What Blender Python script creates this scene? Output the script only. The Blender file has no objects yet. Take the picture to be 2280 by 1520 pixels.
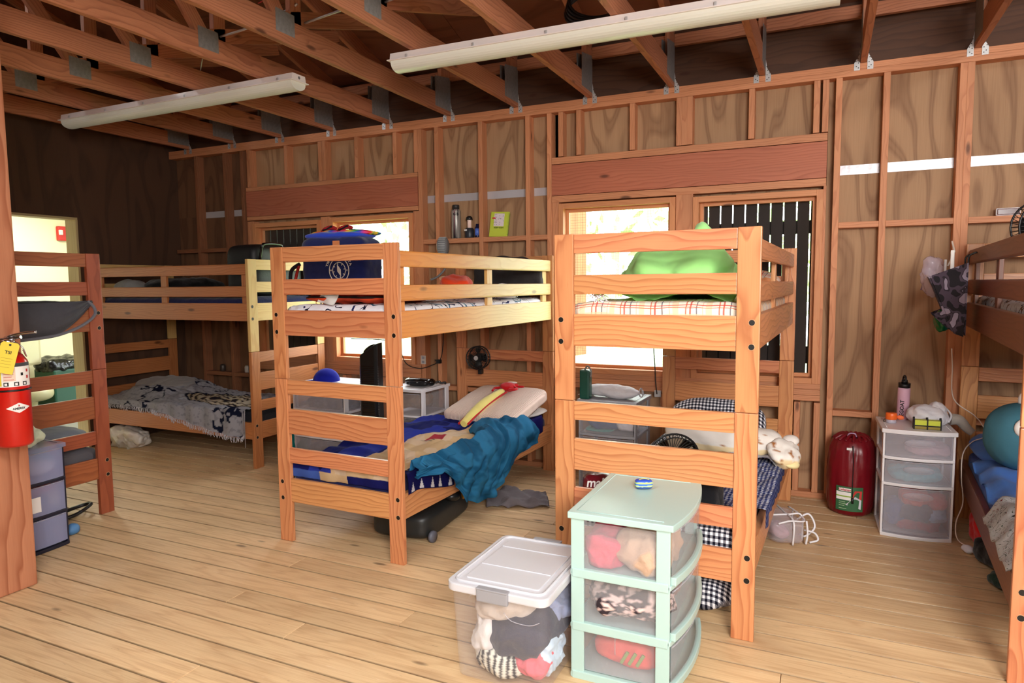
import bpy, bmesh, math, random
from mathutils import Vector, Matrix, noise, Euler
random.seed(7)
SC=bpy.context.scene; COL=SC.collection
PI=math.pi
# ------------------------------------------------------------ basics
def s2l(c):
    return tuple(((x/255)/12.92 if x/255<=.04045 else ((x/255+.055)/1.055)**2.4) for x in c)+(1.0,)
def N(nt,t,**k):
    n=nt.nodes.new(t)
    for a,b in k.items():
        if a.startswith('i_'):
            key=a[2:]; key=int(key) if key.isdigit() else key.replace('_',' ')
            n.inputs[key].default_value=b
        else: setattr(n,a,b)
    return n
def newmat(name):
    m=bpy.data.materials.new(name); m.use_nodes=True
    nt=m.node_tree; b=nt.nodes['Principled BSDF']
    return m,nt,b
def ramp(nt,fac,stops):
    r=N(nt,'ShaderNodeValToRGB'); e=r.color_ramp.elements
    while len(e)<len(stops): e.new(.5)
    for i,(p,c) in enumerate(stops): e[i].position=p; e[i].color=c
    nt.links.new(fac,r.inputs[0]); return r
def mix(nt,fac,a,b,mode='MIX'):
    m=N(nt,'ShaderNodeMix',data_type='RGBA',blend_type=mode)
    for i,v in ((0,fac),(6,a),(7,b)):
        if hasattr(v,'links') or hasattr(v,'is_linked'): nt.links.new(v,m.inputs[i])
        else: m.inputs[i].default_value=v
    return m.outputs[2]
def math_(nt,op,a,b=0.0,c=None):
    m=N(nt,'ShaderNodeMath',operation=op)
    for i,v in enumerate((a,b) if c is None else (a,b,c)):
        if hasattr(v,'is_linked'): nt.links.new(v,m.inputs[i])
        else: m.inputs[i].default_value=v
    return m.outputs[0]
def vmul(nt,v,s):
    m=N(nt,'ShaderNodeVectorMath',operation='MULTIPLY'); nt.links.new(v,m.inputs[0]); m.inputs[1].default_value=s
    return m.outputs[0]
def bump(nt,b,h,st,dist=.002):
    bp=N(nt,'ShaderNodeBump'); bp.inputs['Strength'].default_value=st; bp.inputs['Distance'].default_value=dist
    nt.links.new(h,bp.inputs['Height']); nt.links.new(bp.outputs[0],b.inputs['Normal'])
def wood(name,light,dark,ring=26,rough=.42,var=.25,knot=(70,35,20),knots=.5,contrast=.75,bumpst=.15,hv=.0):
    m,nt,b=newmat(name); L=nt.links.new
    at=N(nt,'ShaderNodeAttribute',attribute_name='gc'); v=at.outputs['Vector']
    n1=N(nt,'ShaderNodeTexNoise',i_Scale=1.0,i_Detail=2.0); L(vmul(nt,v,(1.9,8,8)),n1.inputs['Vector'])
    off=N(nt,'ShaderNodeVectorMath',operation='MULTIPLY_ADD'); L(n1.outputs['Color'],off.inputs[0]); off.inputs[1].default_value=(0,.11,.11); L(v,off.inputs[2])
    w=N(nt,'ShaderNodeTexWave',wave_type='RINGS',rings_direction='X',wave_profile='SAW',i_Scale=ring,i_Distortion=.6,i_Detail=1.5)
    w.inputs['Detail Scale'].default_value=1.0
    L(vmul(nt,off.outputs[0],(.03,1,1)),w.inputs['Vector'])
    r=ramp(nt,w.outputs['Fac'],[(0,(0,0,0,1)),(.55,(.25,.25,.25,1)),(.9,(1,1,1,1)),(1,(0,0,0,1))])
    fine=N(nt,'ShaderNodeTexNoise',i_Scale=1.0,i_Detail=3.0); L(vmul(nt,v,(6,260,260)),fine.inputs['Vector'])
    big=N(nt,'ShaderNodeTexNoise',i_Scale=1.0,i_Detail=1.0); L(vmul(nt,v,(1.5,9,9)),big.inputs['Vector'])
    f=math_(nt,'MULTIPLY',r.outputs[0],contrast)
    c=mix(nt,f,s2l(light),s2l(dark))
    f2=math_(nt,'MULTIPLY',math_(nt,'SUBTRACT',fine.outputs['Fac'],.38),.55)
    c=mix(nt,f2,c,s2l(dark))
    oi=N(nt,'ShaderNodeObjectInfo')
    val=math_(nt,'ADD',1-var/2,math_(nt,'MULTIPLY',oi.outputs['Random'],var*.6))
    val=math_(nt,'ADD',val,math_(nt,'MULTIPLY',math_(nt,'SUBTRACT',big.outputs['Fac'],.5),var*1.1))
    hs=N(nt,'ShaderNodeHueSaturation'); L(val,hs.inputs['Value']); L(c,hs.inputs['Color']); c=hs.outputs[0]
    if hv: L(math_(nt,'ADD',.5-hv/2,math_(nt,'MULTIPLY',math_(nt,'FRACT',math_(nt,'MULTIPLY',oi.outputs['Random'],13.7)),hv)),hs.inputs['Hue'])
    vo=N(nt,'ShaderNodeTexVoronoi',i_Scale=1.0); L(vmul(nt,v,(2.6,8,8)),vo.inputs['Vector'])
    gate=N(nt,'ShaderNodeSeparateColor'); L(vo.outputs['Color'],gate.inputs[0])
    k=ramp(nt,vo.outputs['Distance'],[(0,(1,1,1,1)),(.075,(.9,.9,.9,1)),(.14,(0,0,0,1))])
    k2=math_(nt,'MULTIPLY',k.outputs[0],math_(nt,'LESS_THAN',gate.outputs[0],knots))
    c=mix(nt,math_(nt,'MULTIPLY',k2,.85),c,s2l(knot))
    L(c,b.inputs['Base Color']); b.inputs['Roughness'].default_value=rough
    bump(nt,b,r.outputs[0],bumpst)
    return m
def ply(name,light,dark,scale=2.2,rough=.7,freq=26,bumpst=.1):
    m,nt,b=newmat(name); L=nt.links.new
    at=N(nt,'ShaderNodeAttribute',attribute_name='gc'); v=at.outputs['Vector']
    n1=N(nt,'ShaderNodeTexNoise',i_Scale=scale,i_Detail=1.2,i_Roughness=.35); L(vmul(nt,v,(.42,1.7,1.7)),n1.inputs['Vector'])
    s=math_(nt,'SINE',math_(nt,'MULTIPLY',n1.outputs['Fac'],freq*2.0))
    r=ramp(nt,math_(nt,'MULTIPLY_ADD',s,.5,.5),[(.0,(0,0,0,1)),(.55,(.12,.12,.12,1)),(.92,(1,1,1,1)),(1,(.7,.7,.7,1))])
    fine=N(nt,'ShaderNodeTexNoise',i_Scale=1.0,i_Detail=3.0); L(vmul(nt,v,(4,160,160)),fine.inputs['Vector'])
    f=math_(nt,'ADD',math_(nt,'MULTIPLY',r.outputs[0],.62),math_(nt,'MULTIPLY',math_(nt,'SUBTRACT',fine.outputs['Fac'],.45),.6))
    c=mix(nt,f,s2l(light),s2l(dark))
    big=N(nt,'ShaderNodeTexNoise',i_Scale=1.2); L(v,big.inputs['Vector'])
    hs=N(nt,'ShaderNodeHueSaturation'); L(math_(nt,'ADD',.8,math_(nt,'MULTIPLY',big.outputs['Fac'],.4)),hs.inputs['Value']); L(c,hs.inputs['Color'])
    L(hs.outputs[0],b.inputs['Base Color']); b.inputs['Roughness'].default_value=rough
    bump(nt,b,fine.outputs['Fac'],bumpst)
    return m
def plain(name,c,rough=.5,metal=0,bs=0,bscale=60,var=0,spec=.5,em=None,alpha=None,trans=0,coat=0):
    m,nt,b=newmat(name); L=nt.links.new
    b.inputs['Base Color'].default_value=s2l(c); b.inputs['Roughness'].default_value=rough; b.inputs['Metallic'].default_value=metal
    b.inputs['Specular IOR Level'].default_value=spec
    if coat: b.inputs['Coat Weight'].default_value=coat
    if trans: b.inputs['Transmission Weight'].default_value=trans
    if bs or var:
        tc=N(nt,'ShaderNodeTexCoord'); n=N(nt,'ShaderNodeTexNoise',i_Scale=bscale,i_Detail=3.0); L(tc.outputs['Object'],n.inputs['Vector'])
        if bs: bump(nt,b,n.outputs['Fac'],bs,.01 if bscale<40 else .003)
        if var:
            n2=N(nt,'ShaderNodeTexNoise',i_Scale=bscale*.3,i_Detail=2.0); L(tc.outputs['Object'],n2.inputs['Vector'])
            hs=N(nt,'ShaderNodeHueSaturation'); hs.inputs['Color'].default_value=s2l(c)
            L(math_(nt,'ADD',1-var/2,math_(nt,'MULTIPLY',n2.outputs['Fac'],var)),hs.inputs['Value']); L(hs.outputs[0],b.inputs['Base Color'])
    if em: b.inputs['Emission Color'].default_value=s2l(em[0]); b.inputs['Emission Strength'].default_value=em[1]
    if alpha is not None: b.inputs['Alpha'].default_value=alpha
    return m
def cloth(name,c,bs=.35,bscale=22,rough=.9,var=.25,sheen=.2):
    m=plain(name,c,rough,0,bs,bscale,var,spec=.2)
    m.node_tree.nodes['Principled BSDF'].inputs['Sheen Weight'].default_value=sheen
    return m
def vcol(name,rough=.85,bs=.25,bscale=40,spec=.2,metal=0):
    m,nt,b=newmat(name); at=N(nt,'ShaderNodeAttribute',attribute_name='Col'); nt.links.new(at.outputs['Color'],b.inputs['Base Color'])
    b.inputs['Roughness'].default_value=rough; b.inputs['Specular IOR Level'].default_value=spec; b.inputs['Metallic'].default_value=metal
    if bs:
        tc=N(nt,'ShaderNodeTexCoord'); n=N(nt,'ShaderNodeTexNoise',i_Scale=bscale,i_Detail=3.0); nt.links.new(tc.outputs['Object'],n.inputs['Vector']); bump(nt,b,n.outputs['Fac'],bs,.006)
    return m
def checks(name,a,bc,sx,sy,third=None,coord='Object'):
    # gingham: two crossed square waves
    m,nt,b=newmat(name); L=nt.links.new
    tc=N(nt,'ShaderNodeTexCoord'); sp=N(nt,'ShaderNodeSeparateXYZ'); L(tc.outputs[coord],sp.inputs[0])
    def sq(o,s): return math_(nt,'GREATER_THAN',math_(nt,'FRACT',math_(nt,'MULTIPLY',o,s)),.5)
    x=sq(sp.outputs[0],sx); y=sq(math_(nt,'ADD',sp.outputs[1],math_(nt,'MULTIPLY',sp.outputs[2],.8)),sy)
    f=math_(nt,'MULTIPLY',math_(nt,'ADD',x,y),.5)
    c=ramp(nt,f,[(0,s2l(a)),(.45,s2l(third or [ (p+q)//2 for p,q in zip(a,bc)])),(.9,s2l(bc))])
    L(c.outputs[0],b.inputs['Base Color']); b.inputs['Roughness'].default_value=.9; b.inputs['Specular IOR Level'].default_value=.2
    n=N(nt,'ShaderNodeTexNoise',i_Scale=14.0,i_Detail=2.0); L(tc.outputs['Object'],n.inputs['Vector']); bump(nt,b,n.outputs['Fac'],.5,.02)
    return m
def clearp(name,tint,alpha=.35,rough=.25):
    # translucent storage plastic: real geometry, part see-through
    m,nt,b=newmat(name); L=nt.links.new
    b.inputs['Base Color'].default_value=s2l(tint); b.inputs['Roughness'].default_value=rough
    tr=N(nt,'ShaderNodeBsdfTransparent'); tr.inputs[0].default_value=s2l([min(255,int(t*.4+255*.6)) for t in tint]) if False else (.96,.96,.965,1)
    mx=N(nt,'ShaderNodeMixShader'); mx.inputs[0].default_value=alpha
    L(tr.outputs[0],mx.inputs[1]); L(b.outputs[0],mx.inputs[2]); L(mx.outputs[0],nt.nodes['Material Output'].inputs[0])
    return m
# ------------------------------------------------------------ mesh builder
class B:
    def __init__(s):
        s.bm=bmesh.new(); s.g=s.bm.verts.layers.float_vector.new('gc'); s.c=s.bm.verts.layers.float_color.new('Col')
    def _fin(s,vs,M,col=None,g=None,smooth=False,fs=()):
        for v in vs:
            if g:
                p=v.co; q={'x':(p.x,p.y,p.z),'y':(p.y,p.x,p.z),'z':(p.z,p.x,p.y)}[g[0]]
                v[s.g]=Vector(q)+g[1]
            if col: v[s.c]=col
            v.co=M@v.co
        for f in fs: f.smooth=smooth
    def box(s,c,d,bev=0,g='x',R=None,col=None):
        """box centred c with size d; g = grain axis; R = rotation matrix"""
        b2=bmesh.new(); bmesh.ops.create_cube(b2,size=1)
        for v in b2.verts: v.co=Vector((v.co.x*d[0],v.co.y*d[1],v.co.z*d[2]))
        if bev>0: bmesh.ops.bevel(b2,geom=b2.edges[:],offset=min(bev,min(d)*.45),segments=2,profile=.6,affect='EDGES')
        M=Matrix.Translation(Vector(c))@(R.to_4x4() if R else Matrix())
        off=Vector((random.uniform(-8,8),random.uniform(-.12,.12)+.02,random.uniform(.03,.16)))
        s._merge(b2,M,(g,off),col); return s
    def _merge(s,b2,M,g=None,col=None,smooth=False):
        mp={}
        for v in b2.verts:
            n=s.bm.verts.new(v.co); mp[v]=n
        fs=[]
        for f in b2.faces:
            try: fs.append(s.bm.faces.new([mp[v] for v in f.verts]))
            except ValueError: pass
        s._fin(list(mp.values()),M,col,g,smooth,fs); b2.free()
    def prism(s,pts,z0,z1,M=None,col=None,g=None,bev=0):
        """extrude polygon pts (x,y) from z0 to z1"""
        b2=bmesh.new(); a=[b2.verts.new((x,y,z0)) for x,y in pts]; b=[b2.verts.new((x,y,z1)) for x,y in pts]; n=len(pts)
        b2.faces.new(a[::-1]); b2.faces.new(b)
        for i in range(n): b2.faces.new((a[i],a[(i+1)%n],b[(i+1)%n],b[i]))
        bmesh.ops.recalc_face_normals(b2,faces=b2.faces[:])
        if bev: bmesh.ops.bevel(b2,geom=b2.edges[:],offset=bev,segments=2,profile=.6,affect='EDGES')
        off=Vector((random.uniform(-8,8),random.uniform(-.1,.1),random.uniform(.03,.15)))
        s._merge(b2,M or Matrix(),(g,off) if g else None,col); return s
    def cyl(s,p0,p1,r0,r1=None,n=20,col=None,cap=True):
        r1=r0 if r1 is None else r1; p0=Vector(p0); p1=Vector(p1); d=p1-p0
        q=d.to_track_quat('Z','Y').to_matrix()
        a=[];b=[]
        for i in range(n):
            t=2*PI*i/n; e=q@Vector((math.cos(t),math.sin(t),0))
            a.append(s.bm.verts.new(p0+e*r0)); b.append(s.bm.verts.new(p1+e*r1))
        for i in range(n):
            f=s.bm.faces.new((a[i],a[(i+1)%n],b[(i+1)%n],b[i])); f.smooth=True
        if cap: s.bm.faces.new(a[::-1]); s.bm.faces.new(b)
        if col:
            for v in a+b: v[s.c]=col
        return s
    def lathe(s,prof,c=(0,0,0),n=28,M=None,col=None,colf=None):
        M=M or Matrix(); c=Vector(c); rings=[]
        for r,z in prof:
            ring=[]
            for i in range(n):
                t=2*PI*i/n; v=s.bm.verts.new(M@(Vector((r*math.cos(t),r*math.sin(t),z)))+c)
                if colf: v[s.c]=colf(t,z)
                elif col: v[s.c]=col
                ring.append(v)
            rings.append(ring)
        for a,b in zip(rings,rings[1:]):
            for i in range(n):
                f=s.bm.faces.new((a[i],a[(i+1)%n],b[(i+1)%n],b[i])); f.smooth=True
        if prof[0][0]>1e-4: s.bm.faces.new(rings[0][::-1])
        if prof[-1][0]>1e-4: s.bm.faces.new(rings[-1])
        return s
    def tube(s,pts,r,n=8,col=None,closed=False,sub=6):
        P=[Vector(p) for p in pts]
        if sub>1 and len(P)>2:
            Q=[]; m=len(P)
            rng=range(m if closed else m-1)
            for i in rng:
                if closed: a,b,c,d=P[i-1],P[i],P[(i+1)%m],P[(i+2)%m]
                else: a,b,c,d=P[max(i-1,0)],P[i],P[i+1],P[min(i+2,m-1)]
                for k in range(sub):
                    t=k/sub; Q.append(.5*((2*b)+(-a+c)*t+(2*a-5*b+4*c-d)*t*t+(-a+3*b-3*c+d)*t**3))
            if not closed: Q.append(P[-1])
            P=Q
        rings=[]; m=len(P); up=Vector((0,0,1))
        for i,p in enumerate(P):
            d=(P[(i+1)%m]-P[i-1]) if closed else (P[min(i+1,m-1)]-P[max(i-1,0)])
            if d.length<1e-9: d=Vector((0,0,1))
            d.normalize(); u=up-d*up.dot(d)
            if u.length<.05: u=Vector((1,0,0))-d*d.x
            u.normalize(); w=d.cross(u); up=u
            rr=r(i/(m-1)) if callable(r) else r
            ring=[]
            for k in range(n):
                t=2*PI*k/n; v=s.bm.verts.new(p+(u*math.cos(t)+w*math.sin(t))*rr)
                if col: v[s.c]=col
                ring.append(v)
            rings.append(ring)
        prs=list(zip(rings,rings[1:]))+([(rings[-1],rings[0])] if closed else [])
        for a,b in prs:
            for k in range(n):
                f=s.bm.faces.new((a[k],a[(k+1)%n],b[(k+1)%n],b[k])); f.smooth=True
        if not closed: s.bm.faces.new(rings[0][::-1]); s.bm.faces.new(rings[-1])
        return s
    def blob(s,c,r,p=2.0,nz=0,ns=3,seed=0,R=None,sub=4,col=None,colf=None,pz=None,flat=None):
        """superellipsoid with noise; flat = clamp local z from below"""
        b2=bmesh.new(); bmesh.ops.create_icosphere(b2,subdivisions=sub,radius=1)
        pz=pz or p
        for v in b2.verts:
            d=v.co.normalized()
            k=(abs(d.x)**p+abs(d.y)**p)**(1/p); h=math.hypot(d.x,d.y)
            sc=1.0
            m=((k)**pz+abs(d.z)**pz)**(1/pz) if k>0 else 1
            q=d/m
            co=Vector((q.x*r[0],q.y*r[1],q.z*r[2]))
            if nz: 
                nv=noise.fractal(co*ns+Vector((seed*7.3,seed,0)),1.0,2.0,3)
                co+=d*nz*nv
            if flat is not None and co.z<flat: co.z=flat
            if colf: v_c=colf(q)
            v.co=co
        M=Matrix.Translation(Vector(c))@(R.to_4x4() if R else Matrix())
        if colf:
            cs=[]
            for v in b2.verts: cs.append(colf(Vector((v.co.x/r[0],v.co.y/r[1],v.co.z/r[2]))))
            i0=len(s.bm.verts); s._merge(b2,M,None,None,True); s.bm.verts.ensure_lookup_table()
            for i,cc in enumerate(cs): s.bm.verts[i0+i][s.c]=cc
        else: s._merge(b2,M,None,col,True)
        return s
    def sheet(s,fn,nu,nv,colf=None,th=0,smooth=True):
        """grid surface fn(a,b) with a,b in 0..1; th gives thickness downwards"""
        V=[[s.bm.verts.new(fn(i/nu,j/nv)) for j in range(nv+1)] for i in range(nu+1)]
        if colf:
            for i in range(nu+1):
                for j in range(nv+1): V[i][j][s.c]=colf(i/nu,j/nv)
        F=[]
        for i in range(nu):
            for j in range(nv):
                f=s.bm.faces.new((V[i][j],V[i+1][j],V[i+1][j+1],V[i][j+1])); f.smooth=smooth; F.append(f)
        if th:
            r=bmesh.ops.solidify(s.bm,geom=F,thickness=th)
        return s
    def quad(s,pts,col=None):
        vs=[s.bm.verts.new(p) for p in pts]; s.bm.faces.new(vs)
        if col:
            for v in vs: v[s.c]=col
        return s
    def build(s,name,m,parent=None,loc=(0,0,0),rz=0,kind=None,rot=None):
        me=bpy.data.meshes.new(name); s.bm.normal_update(); s.bm.to_mesh(me); s.bm.free()
        o=bpy.data.objects.new(name,me); COL.objects.link(o); o.location=loc
        o.rotation_euler=rot if rot else (0,0,rz)
        for mm in (m if isinstance(m,(list,tuple)) else [m]): me.materials.append(mm)
        if parent: o.parent=parent
        if kind: o['kind']=kind
        return o
def thing(name,label,cat,loc=(0,0,0),rz=0,group=None,rot=None):
    o=bpy.data.objects.new(name,None); COL.objects.link(o); o.empty_display_size=.05
    o.location=loc; o.rotation_euler=rot if rot else (0,0,rz); return tag(o,label,cat,group)
def tag(o,label,cat,group=None):
    o['label']=label; o['category']=cat
    if group: o['group']=group
    return o
def text(name,s,size,m,parent,M,depth=.0008,bold=0,align='CENTER',bend=None):
    cu=bpy.data.curves.new('t','FONT'); cu.body=s; cu.size=size; cu.extrude=depth; cu.align_x=align; cu.align_y='CENTER'; cu.offset=bold; cu.resolution_u=2
    o=bpy.data.objects.new('t',cu); COL.objects.link(o); bpy.context.view_layer.update()
    me=bpy.data.meshes.new_from_object(o.evaluated_get(bpy.context.evaluated_depsgraph_get()))
    bpy.data.objects.remove(o); me.name=name
    for v in me.vertices:
        if bend:
            t=v.co.x/bend; v.co=Vector((bend*math.sin(t),v.co.y,(bend+v.co.z)*math.cos(t)-bend)) if False else Vector(((bend+v.co.z)*math.sin(t),v.co.y,(bend+v.co.z)*math.cos(t)-bend))
        v.co=M@v.co
    me.materials.clear(); me.materials.append(m)
    ob=bpy.data.objects.new(name,me); COL.objects.link(ob)
    if parent: ob.parent=parent
    return ob
def face(o,x,y,z):  # matrix: text plane with local +z toward direction angle o (about Z), upright
    c=math.cos(o); s_=math.sin(o)
    M=Matrix(((-s_,0,c),(c,0,s_),(0,1,0))).to_4x4()
    return Matrix.Translation((x,y,z))@M
def C(*c): return s2l(c)
def nz(x,y,z=0,o=3): return noise.fractal(Vector((x,y,z)),1.0,2.0,o)
def sm(a,b,x):
    t=max(0,min(1,(x-a)/(b-a))) if a!=b else float(x>a); return t*t*(3-2*t)
# ------------------------------------------------------------ materials
M_stud=wood('stud_pine',(216,148,104),(180,108,70),ring=22,rough=.6,contrast=.55,var=.3,knots=.3)
M_hdr=wood('header_pine',(190,112,82),(158,82,56),ring=16,rough=.6,contrast=.6,var=.2,knots=.2)
M_truss=wood('truss_pine',(196,130,94),(142,80,54),ring=18,rough=.65,contrast=.6,var=.35,knots=.5)
M_ply=ply('wall_plywood',(176,138,102),(122,84,56),freq=24)
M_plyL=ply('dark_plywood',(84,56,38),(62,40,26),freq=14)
M_roof=ply('roof_plywood',(128,78,54),(96,54,36),scale=1.4)
M_block=wood('dark_blocking',(92,60,42),(60,38,26),ring=12,rough=.75,contrast=.5,knots=.5)
M_bed=wood('stained_pine',(218,151,100),(172,98,58),ring=15,rough=.36,contrast=.7,hv=.022,var=.22,knots=.25,knot=(90,36,14))
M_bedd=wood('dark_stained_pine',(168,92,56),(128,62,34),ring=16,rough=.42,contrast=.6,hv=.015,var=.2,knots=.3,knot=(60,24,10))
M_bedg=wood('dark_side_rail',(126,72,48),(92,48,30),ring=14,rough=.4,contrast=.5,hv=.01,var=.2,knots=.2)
M_bedp=wood('pale_pine',(226,190,122),(204,152,86),ring=14,rough=.45,contrast=.5,var=.18,knots=.3,knot=(130,100,60))
M_bedm=wood('mid_pine',(190,122,72),(150,84,44),ring=18,rough=.45,contrast=.55,var=.2,knots=.3)
M_bedw=wood('white_pine',(204,160,120),(172,120,84),ring=12,rough=.5,contrast=.5,var=.15,knots=.3)
M_post=wood('old_post',(206,140,104),(160,88,56),ring=9,rough=.6,contrast=.8,var=.3,knots=.6)
M_frame=wood('window_trim',(220,150,100),(190,112,66),ring=20,rough=.55,contrast=.45,knots=.15)
def floor_mat():
    m,nt,b=newmat('plank_floor'); L=nt.links.new
    at=N(nt,'ShaderNodeAttribute',attribute_name='gc'); v=at.outputs['Vector']
    n1=N(nt,'ShaderNodeTexNoise',i_Scale=1.0,i_Detail=2.0); L(vmul(nt,v,(1.1,9,9)),n1.inputs['Vector'])
    s=math_(nt,'SINE',math_(nt,'MULTIPLY',n1.outputs['Fac'],48))
    fine=N(nt,'ShaderNodeTexNoise',i_Scale=1.0,i_Detail=4.0); L(vmul(nt,v,(5,150,150)),fine.inputs['Vector'])
    f=math_(nt,'ADD',math_(nt,'MULTIPLY',math_(nt,'POWER',math_(nt,'MULTIPLY_ADD',s,.5,.5),3.0),.32),math_(nt,'MULTIPLY',math_(nt,'SUBTRACT',fine.outputs['Fac'],.42),1.0))
    c=mix(nt,f,C(230,196,150),C(190,144,100))
    st=N(nt,'ShaderNodeTexNoise',i_Scale=1.0,i_Detail=5.0,i_Roughness=.7); L(vmul(nt,v,(9,60,60)),st.inputs['Vector'])
    c=mix(nt,ramp(nt,st.outputs['Fac'],[(.67,(0,0,0,1)),(.73,(.55,.55,.55,1))]).outputs[0],c,C(108,70,46))
    c=mix(nt,ramp(nt,st.outputs['Fac'],[(.28,(.5,.5,.5,1)),(.36,(0,0,0,1))]).outputs[0],c,C(244,226,198))
    big=N(nt,'ShaderNodeTexNoise',i_Scale=1.0,i_Detail=3.0); L(vmul(nt,v,(1.6,7,7)),big.inputs['Vector'])
    c=mix(nt,ramp(nt,big.outputs['Fac'],[(.55,(0,0,0,1)),(.75,(.4,.4,.4,1))]).outputs[0],c,C(160,116,82))
    sp=N(nt,'ShaderNodeSeparateXYZ'); geo=N(nt,'ShaderNodeNewGeometry'); L(geo.outputs['Position'],sp.inputs[0])
    pn=N(nt,'ShaderNodeTexNoise',i_Scale=.9,i_Detail=4.0); L(geo.outputs['Position'],pn.inputs['Vector'])
    hs=N(nt,'ShaderNodeHueSaturation'); pb_=N(nt,'ShaderNodeTexNoise',i_Scale=1.0,i_Detail=0.0); L(vmul(nt,v,(.12,1.5,1.5)),pb_.inputs['Vector'])
    L(math_(nt,'ADD',.42,math_(nt,'ADD',math_(nt,'MULTIPLY',pn.outputs['Fac'],.5),math_(nt,'MULTIPLY',pb_.outputs['Fac'],.7))),hs.inputs['Value']); L(c,hs.inputs['Color']); c=hs.outputs[0]
    vo=N(nt,'ShaderNodeTexVoronoi',i_Scale=1.0); L(vmul(nt,v,(2.2,7,7)),vo.inputs['Vector'])
    gate=N(nt,'ShaderNodeSeparateColor'); L(vo.outputs['Color'],gate.inputs[0])
    k=ramp(nt,vo.outputs['Distance'],[(0,(1,1,1,1)),(.06,(.8,.8,.8,1)),(.11,(0,0,0,1))])
    c=mix(nt,math_(nt,'MULTIPLY',math_(nt,'MULTIPLY',k.outputs[0],math_(nt,'LESS_THAN',gate.outputs[0],.55)),.8),c,C(84,56,38))
    fr=math_(nt,'FRACT',math_(nt,'DIVIDE',math_(nt,'ADD',math_(nt,'MULTIPLY',sp.outputs[1],-1.0),4.098+.1435*60),.1435))
    ed=math_(nt,'ABSOLUTE',math_(nt,'SUBTRACT',fr,.5)); se=ramp(nt,ed,[(.455,(0,0,0,1)),(.485,(.8,.8,.8,1))])
    c=mix(nt,se.outputs[0],c,C(70,44,28))
    L(c,b.inputs['Base Color'])
    L(math_(nt,'ADD',.3,math_(nt,'MULTIPLY',fine.outputs['Fac'],.35)),b.inputs['Roughness'])
    bump(nt,b,fine.outputs['Fac'],.18)
    return m
M_floor=floor_mat()
M_black=plain('black_plastic',(18,18,20),.4)
M_blackg=plain('gloss_black',(12,12,14),.15)
M_hole=plain('bolt_shadow',(12,9,8),.6)
M_galv=plain('galvanized_plate',(132,130,128),.6,.15,.6,160,.6)
M_galvl=plain('galvanized_tie',(205,205,205),.4,.5,.1,120,.2)
M_white=plain('white_plastic',(236,234,238),.35)
M_whited=plain('white_cloth',(232,230,236),.9,0,.4,24)
M_grey=plain('grey_plastic',(150,150,156),.4)
M_mint=plain('mint_plastic',(174,204,198),.35)
M_clear=clearp('clear_plastic',(225,222,226),.13,.22)
M_clearm=clearp('clear_milky_plastic',(222,220,230),.26,.35)
M_lav=clearp('lavender_plastic',(176,182,222),.38,.3)
M_screen=plain('window_screen',(60,60,60),.8)
M_dark=plain('dark_shutter',(44,37,34),.85,0,.3,50,.3)
M_red=plain('red_enamel',(206,22,14),.28,coat=.5)
M_chrome=plain('chrome',(200,200,205),.2,1)
M_yel=plain('yellow_card',(242,214,70),.7)
M_ink=plain('black_ink',(20,20,20),.7)
M_redink=plain('red_ink',(190,40,40),.7)
M_whp=plain('white_paper',(244,243,240),.7)
def fade_mat():
    # natural pale boards, orange stain wearing off along the length
    m=M_bedp.copy(); m.name='fading_pine'; nt=m.node_tree; L=nt.links.new; b_=nt.nodes['Principled BSDF']
    src=b_.inputs['Base Color'].links[0].from_socket
    tc=N(nt,'ShaderNodeTexCoord'); sp=N(nt,'ShaderNodeSeparateXYZ'); L(tc.outputs['Object'],sp.inputs[0])
    r=ramp(nt,math_(nt,'MULTIPLY',sp.outputs[1],.5),[(0,C(255,196,150)),(.3,C(255,206,164)),(.6,(1,1,1,1))])
    L(mix(nt,1.0,src,r.outputs[0],'MULTIPLY'),b_.inputs['Base Color']); return m
M_fade=None
M_navy=cloth('navy_fabric',(18,22,70))
M_vc=vcol('printed_fabric')
M_vp=vcol('printed_surface',rough=.45,bs=0,spec=.5)
# ------------------------------------------------------------ camera (photo taken from 1.49 m, turned 25 degrees left)
F=Vector((-.419,.904,-.085)); 
yaw=math.radians(24.845); pit=math.radians(4.8519); rol=math.radians(-.5176)
F=Vector((-math.sin(yaw)*math.cos(pit),math.cos(yaw)*math.cos(pit),-math.sin(pit)))
R0=Vector((math.cos(yaw),math.sin(yaw),0)); U0=R0.cross(F)
RR=R0*math.cos(rol)+U0*math.sin(rol); UU=U0*math.cos(rol)-R0*math.sin(rol)
cd=bpy.data.cameras.new('camera'); cam=bpy.data.objects.new('camera',cd); COL.objects.link(cam)
M=Matrix((RR,UU,-F)).transposed().to_4x4(); M.translation=Vector((0,0,1.4852)); cam.matrix_world=M
cd.sensor_width=36; cd.lens=1509.85/2280*36; cd.clip_start=.05; cd.clip_end=200
SC.camera=cam
# ------------------------------------------------------------ room shell
D=5.0; T=2.872; XL=-6.2; XR=3.2; YF=-4.2
TX=[.787-.6096*k for k in range(-3,12)]
# floor: 5.5 inch planks running along the wall, real gaps
b=B(); pitch=.1435; y=4.098+pitch*7; 
while y>YF-.1:
    x=XL-2.6 if y>1.5 else XL-.1
    xs=[XL-.02]
    while xs[-1]<XR: xs.append(xs[-1]+random.uniform(3.6,6.5))
    xs[-1]=XR+.05
    for a,c in zip(xs,xs[1:]):
        b.box(((a+c)/2,y-pitch/2,-.019),(c-a-.002,pitch-.007,.038),.0035)
    y-=pitch
fl=b.build('floor',M_floor,kind='structure')
sub=B().box((-1.5,.5,-.09),(9.6,9.6,.09)).build('trim_1',plain('subfloor',(30,20,14),.9),kind='structure')
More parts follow.
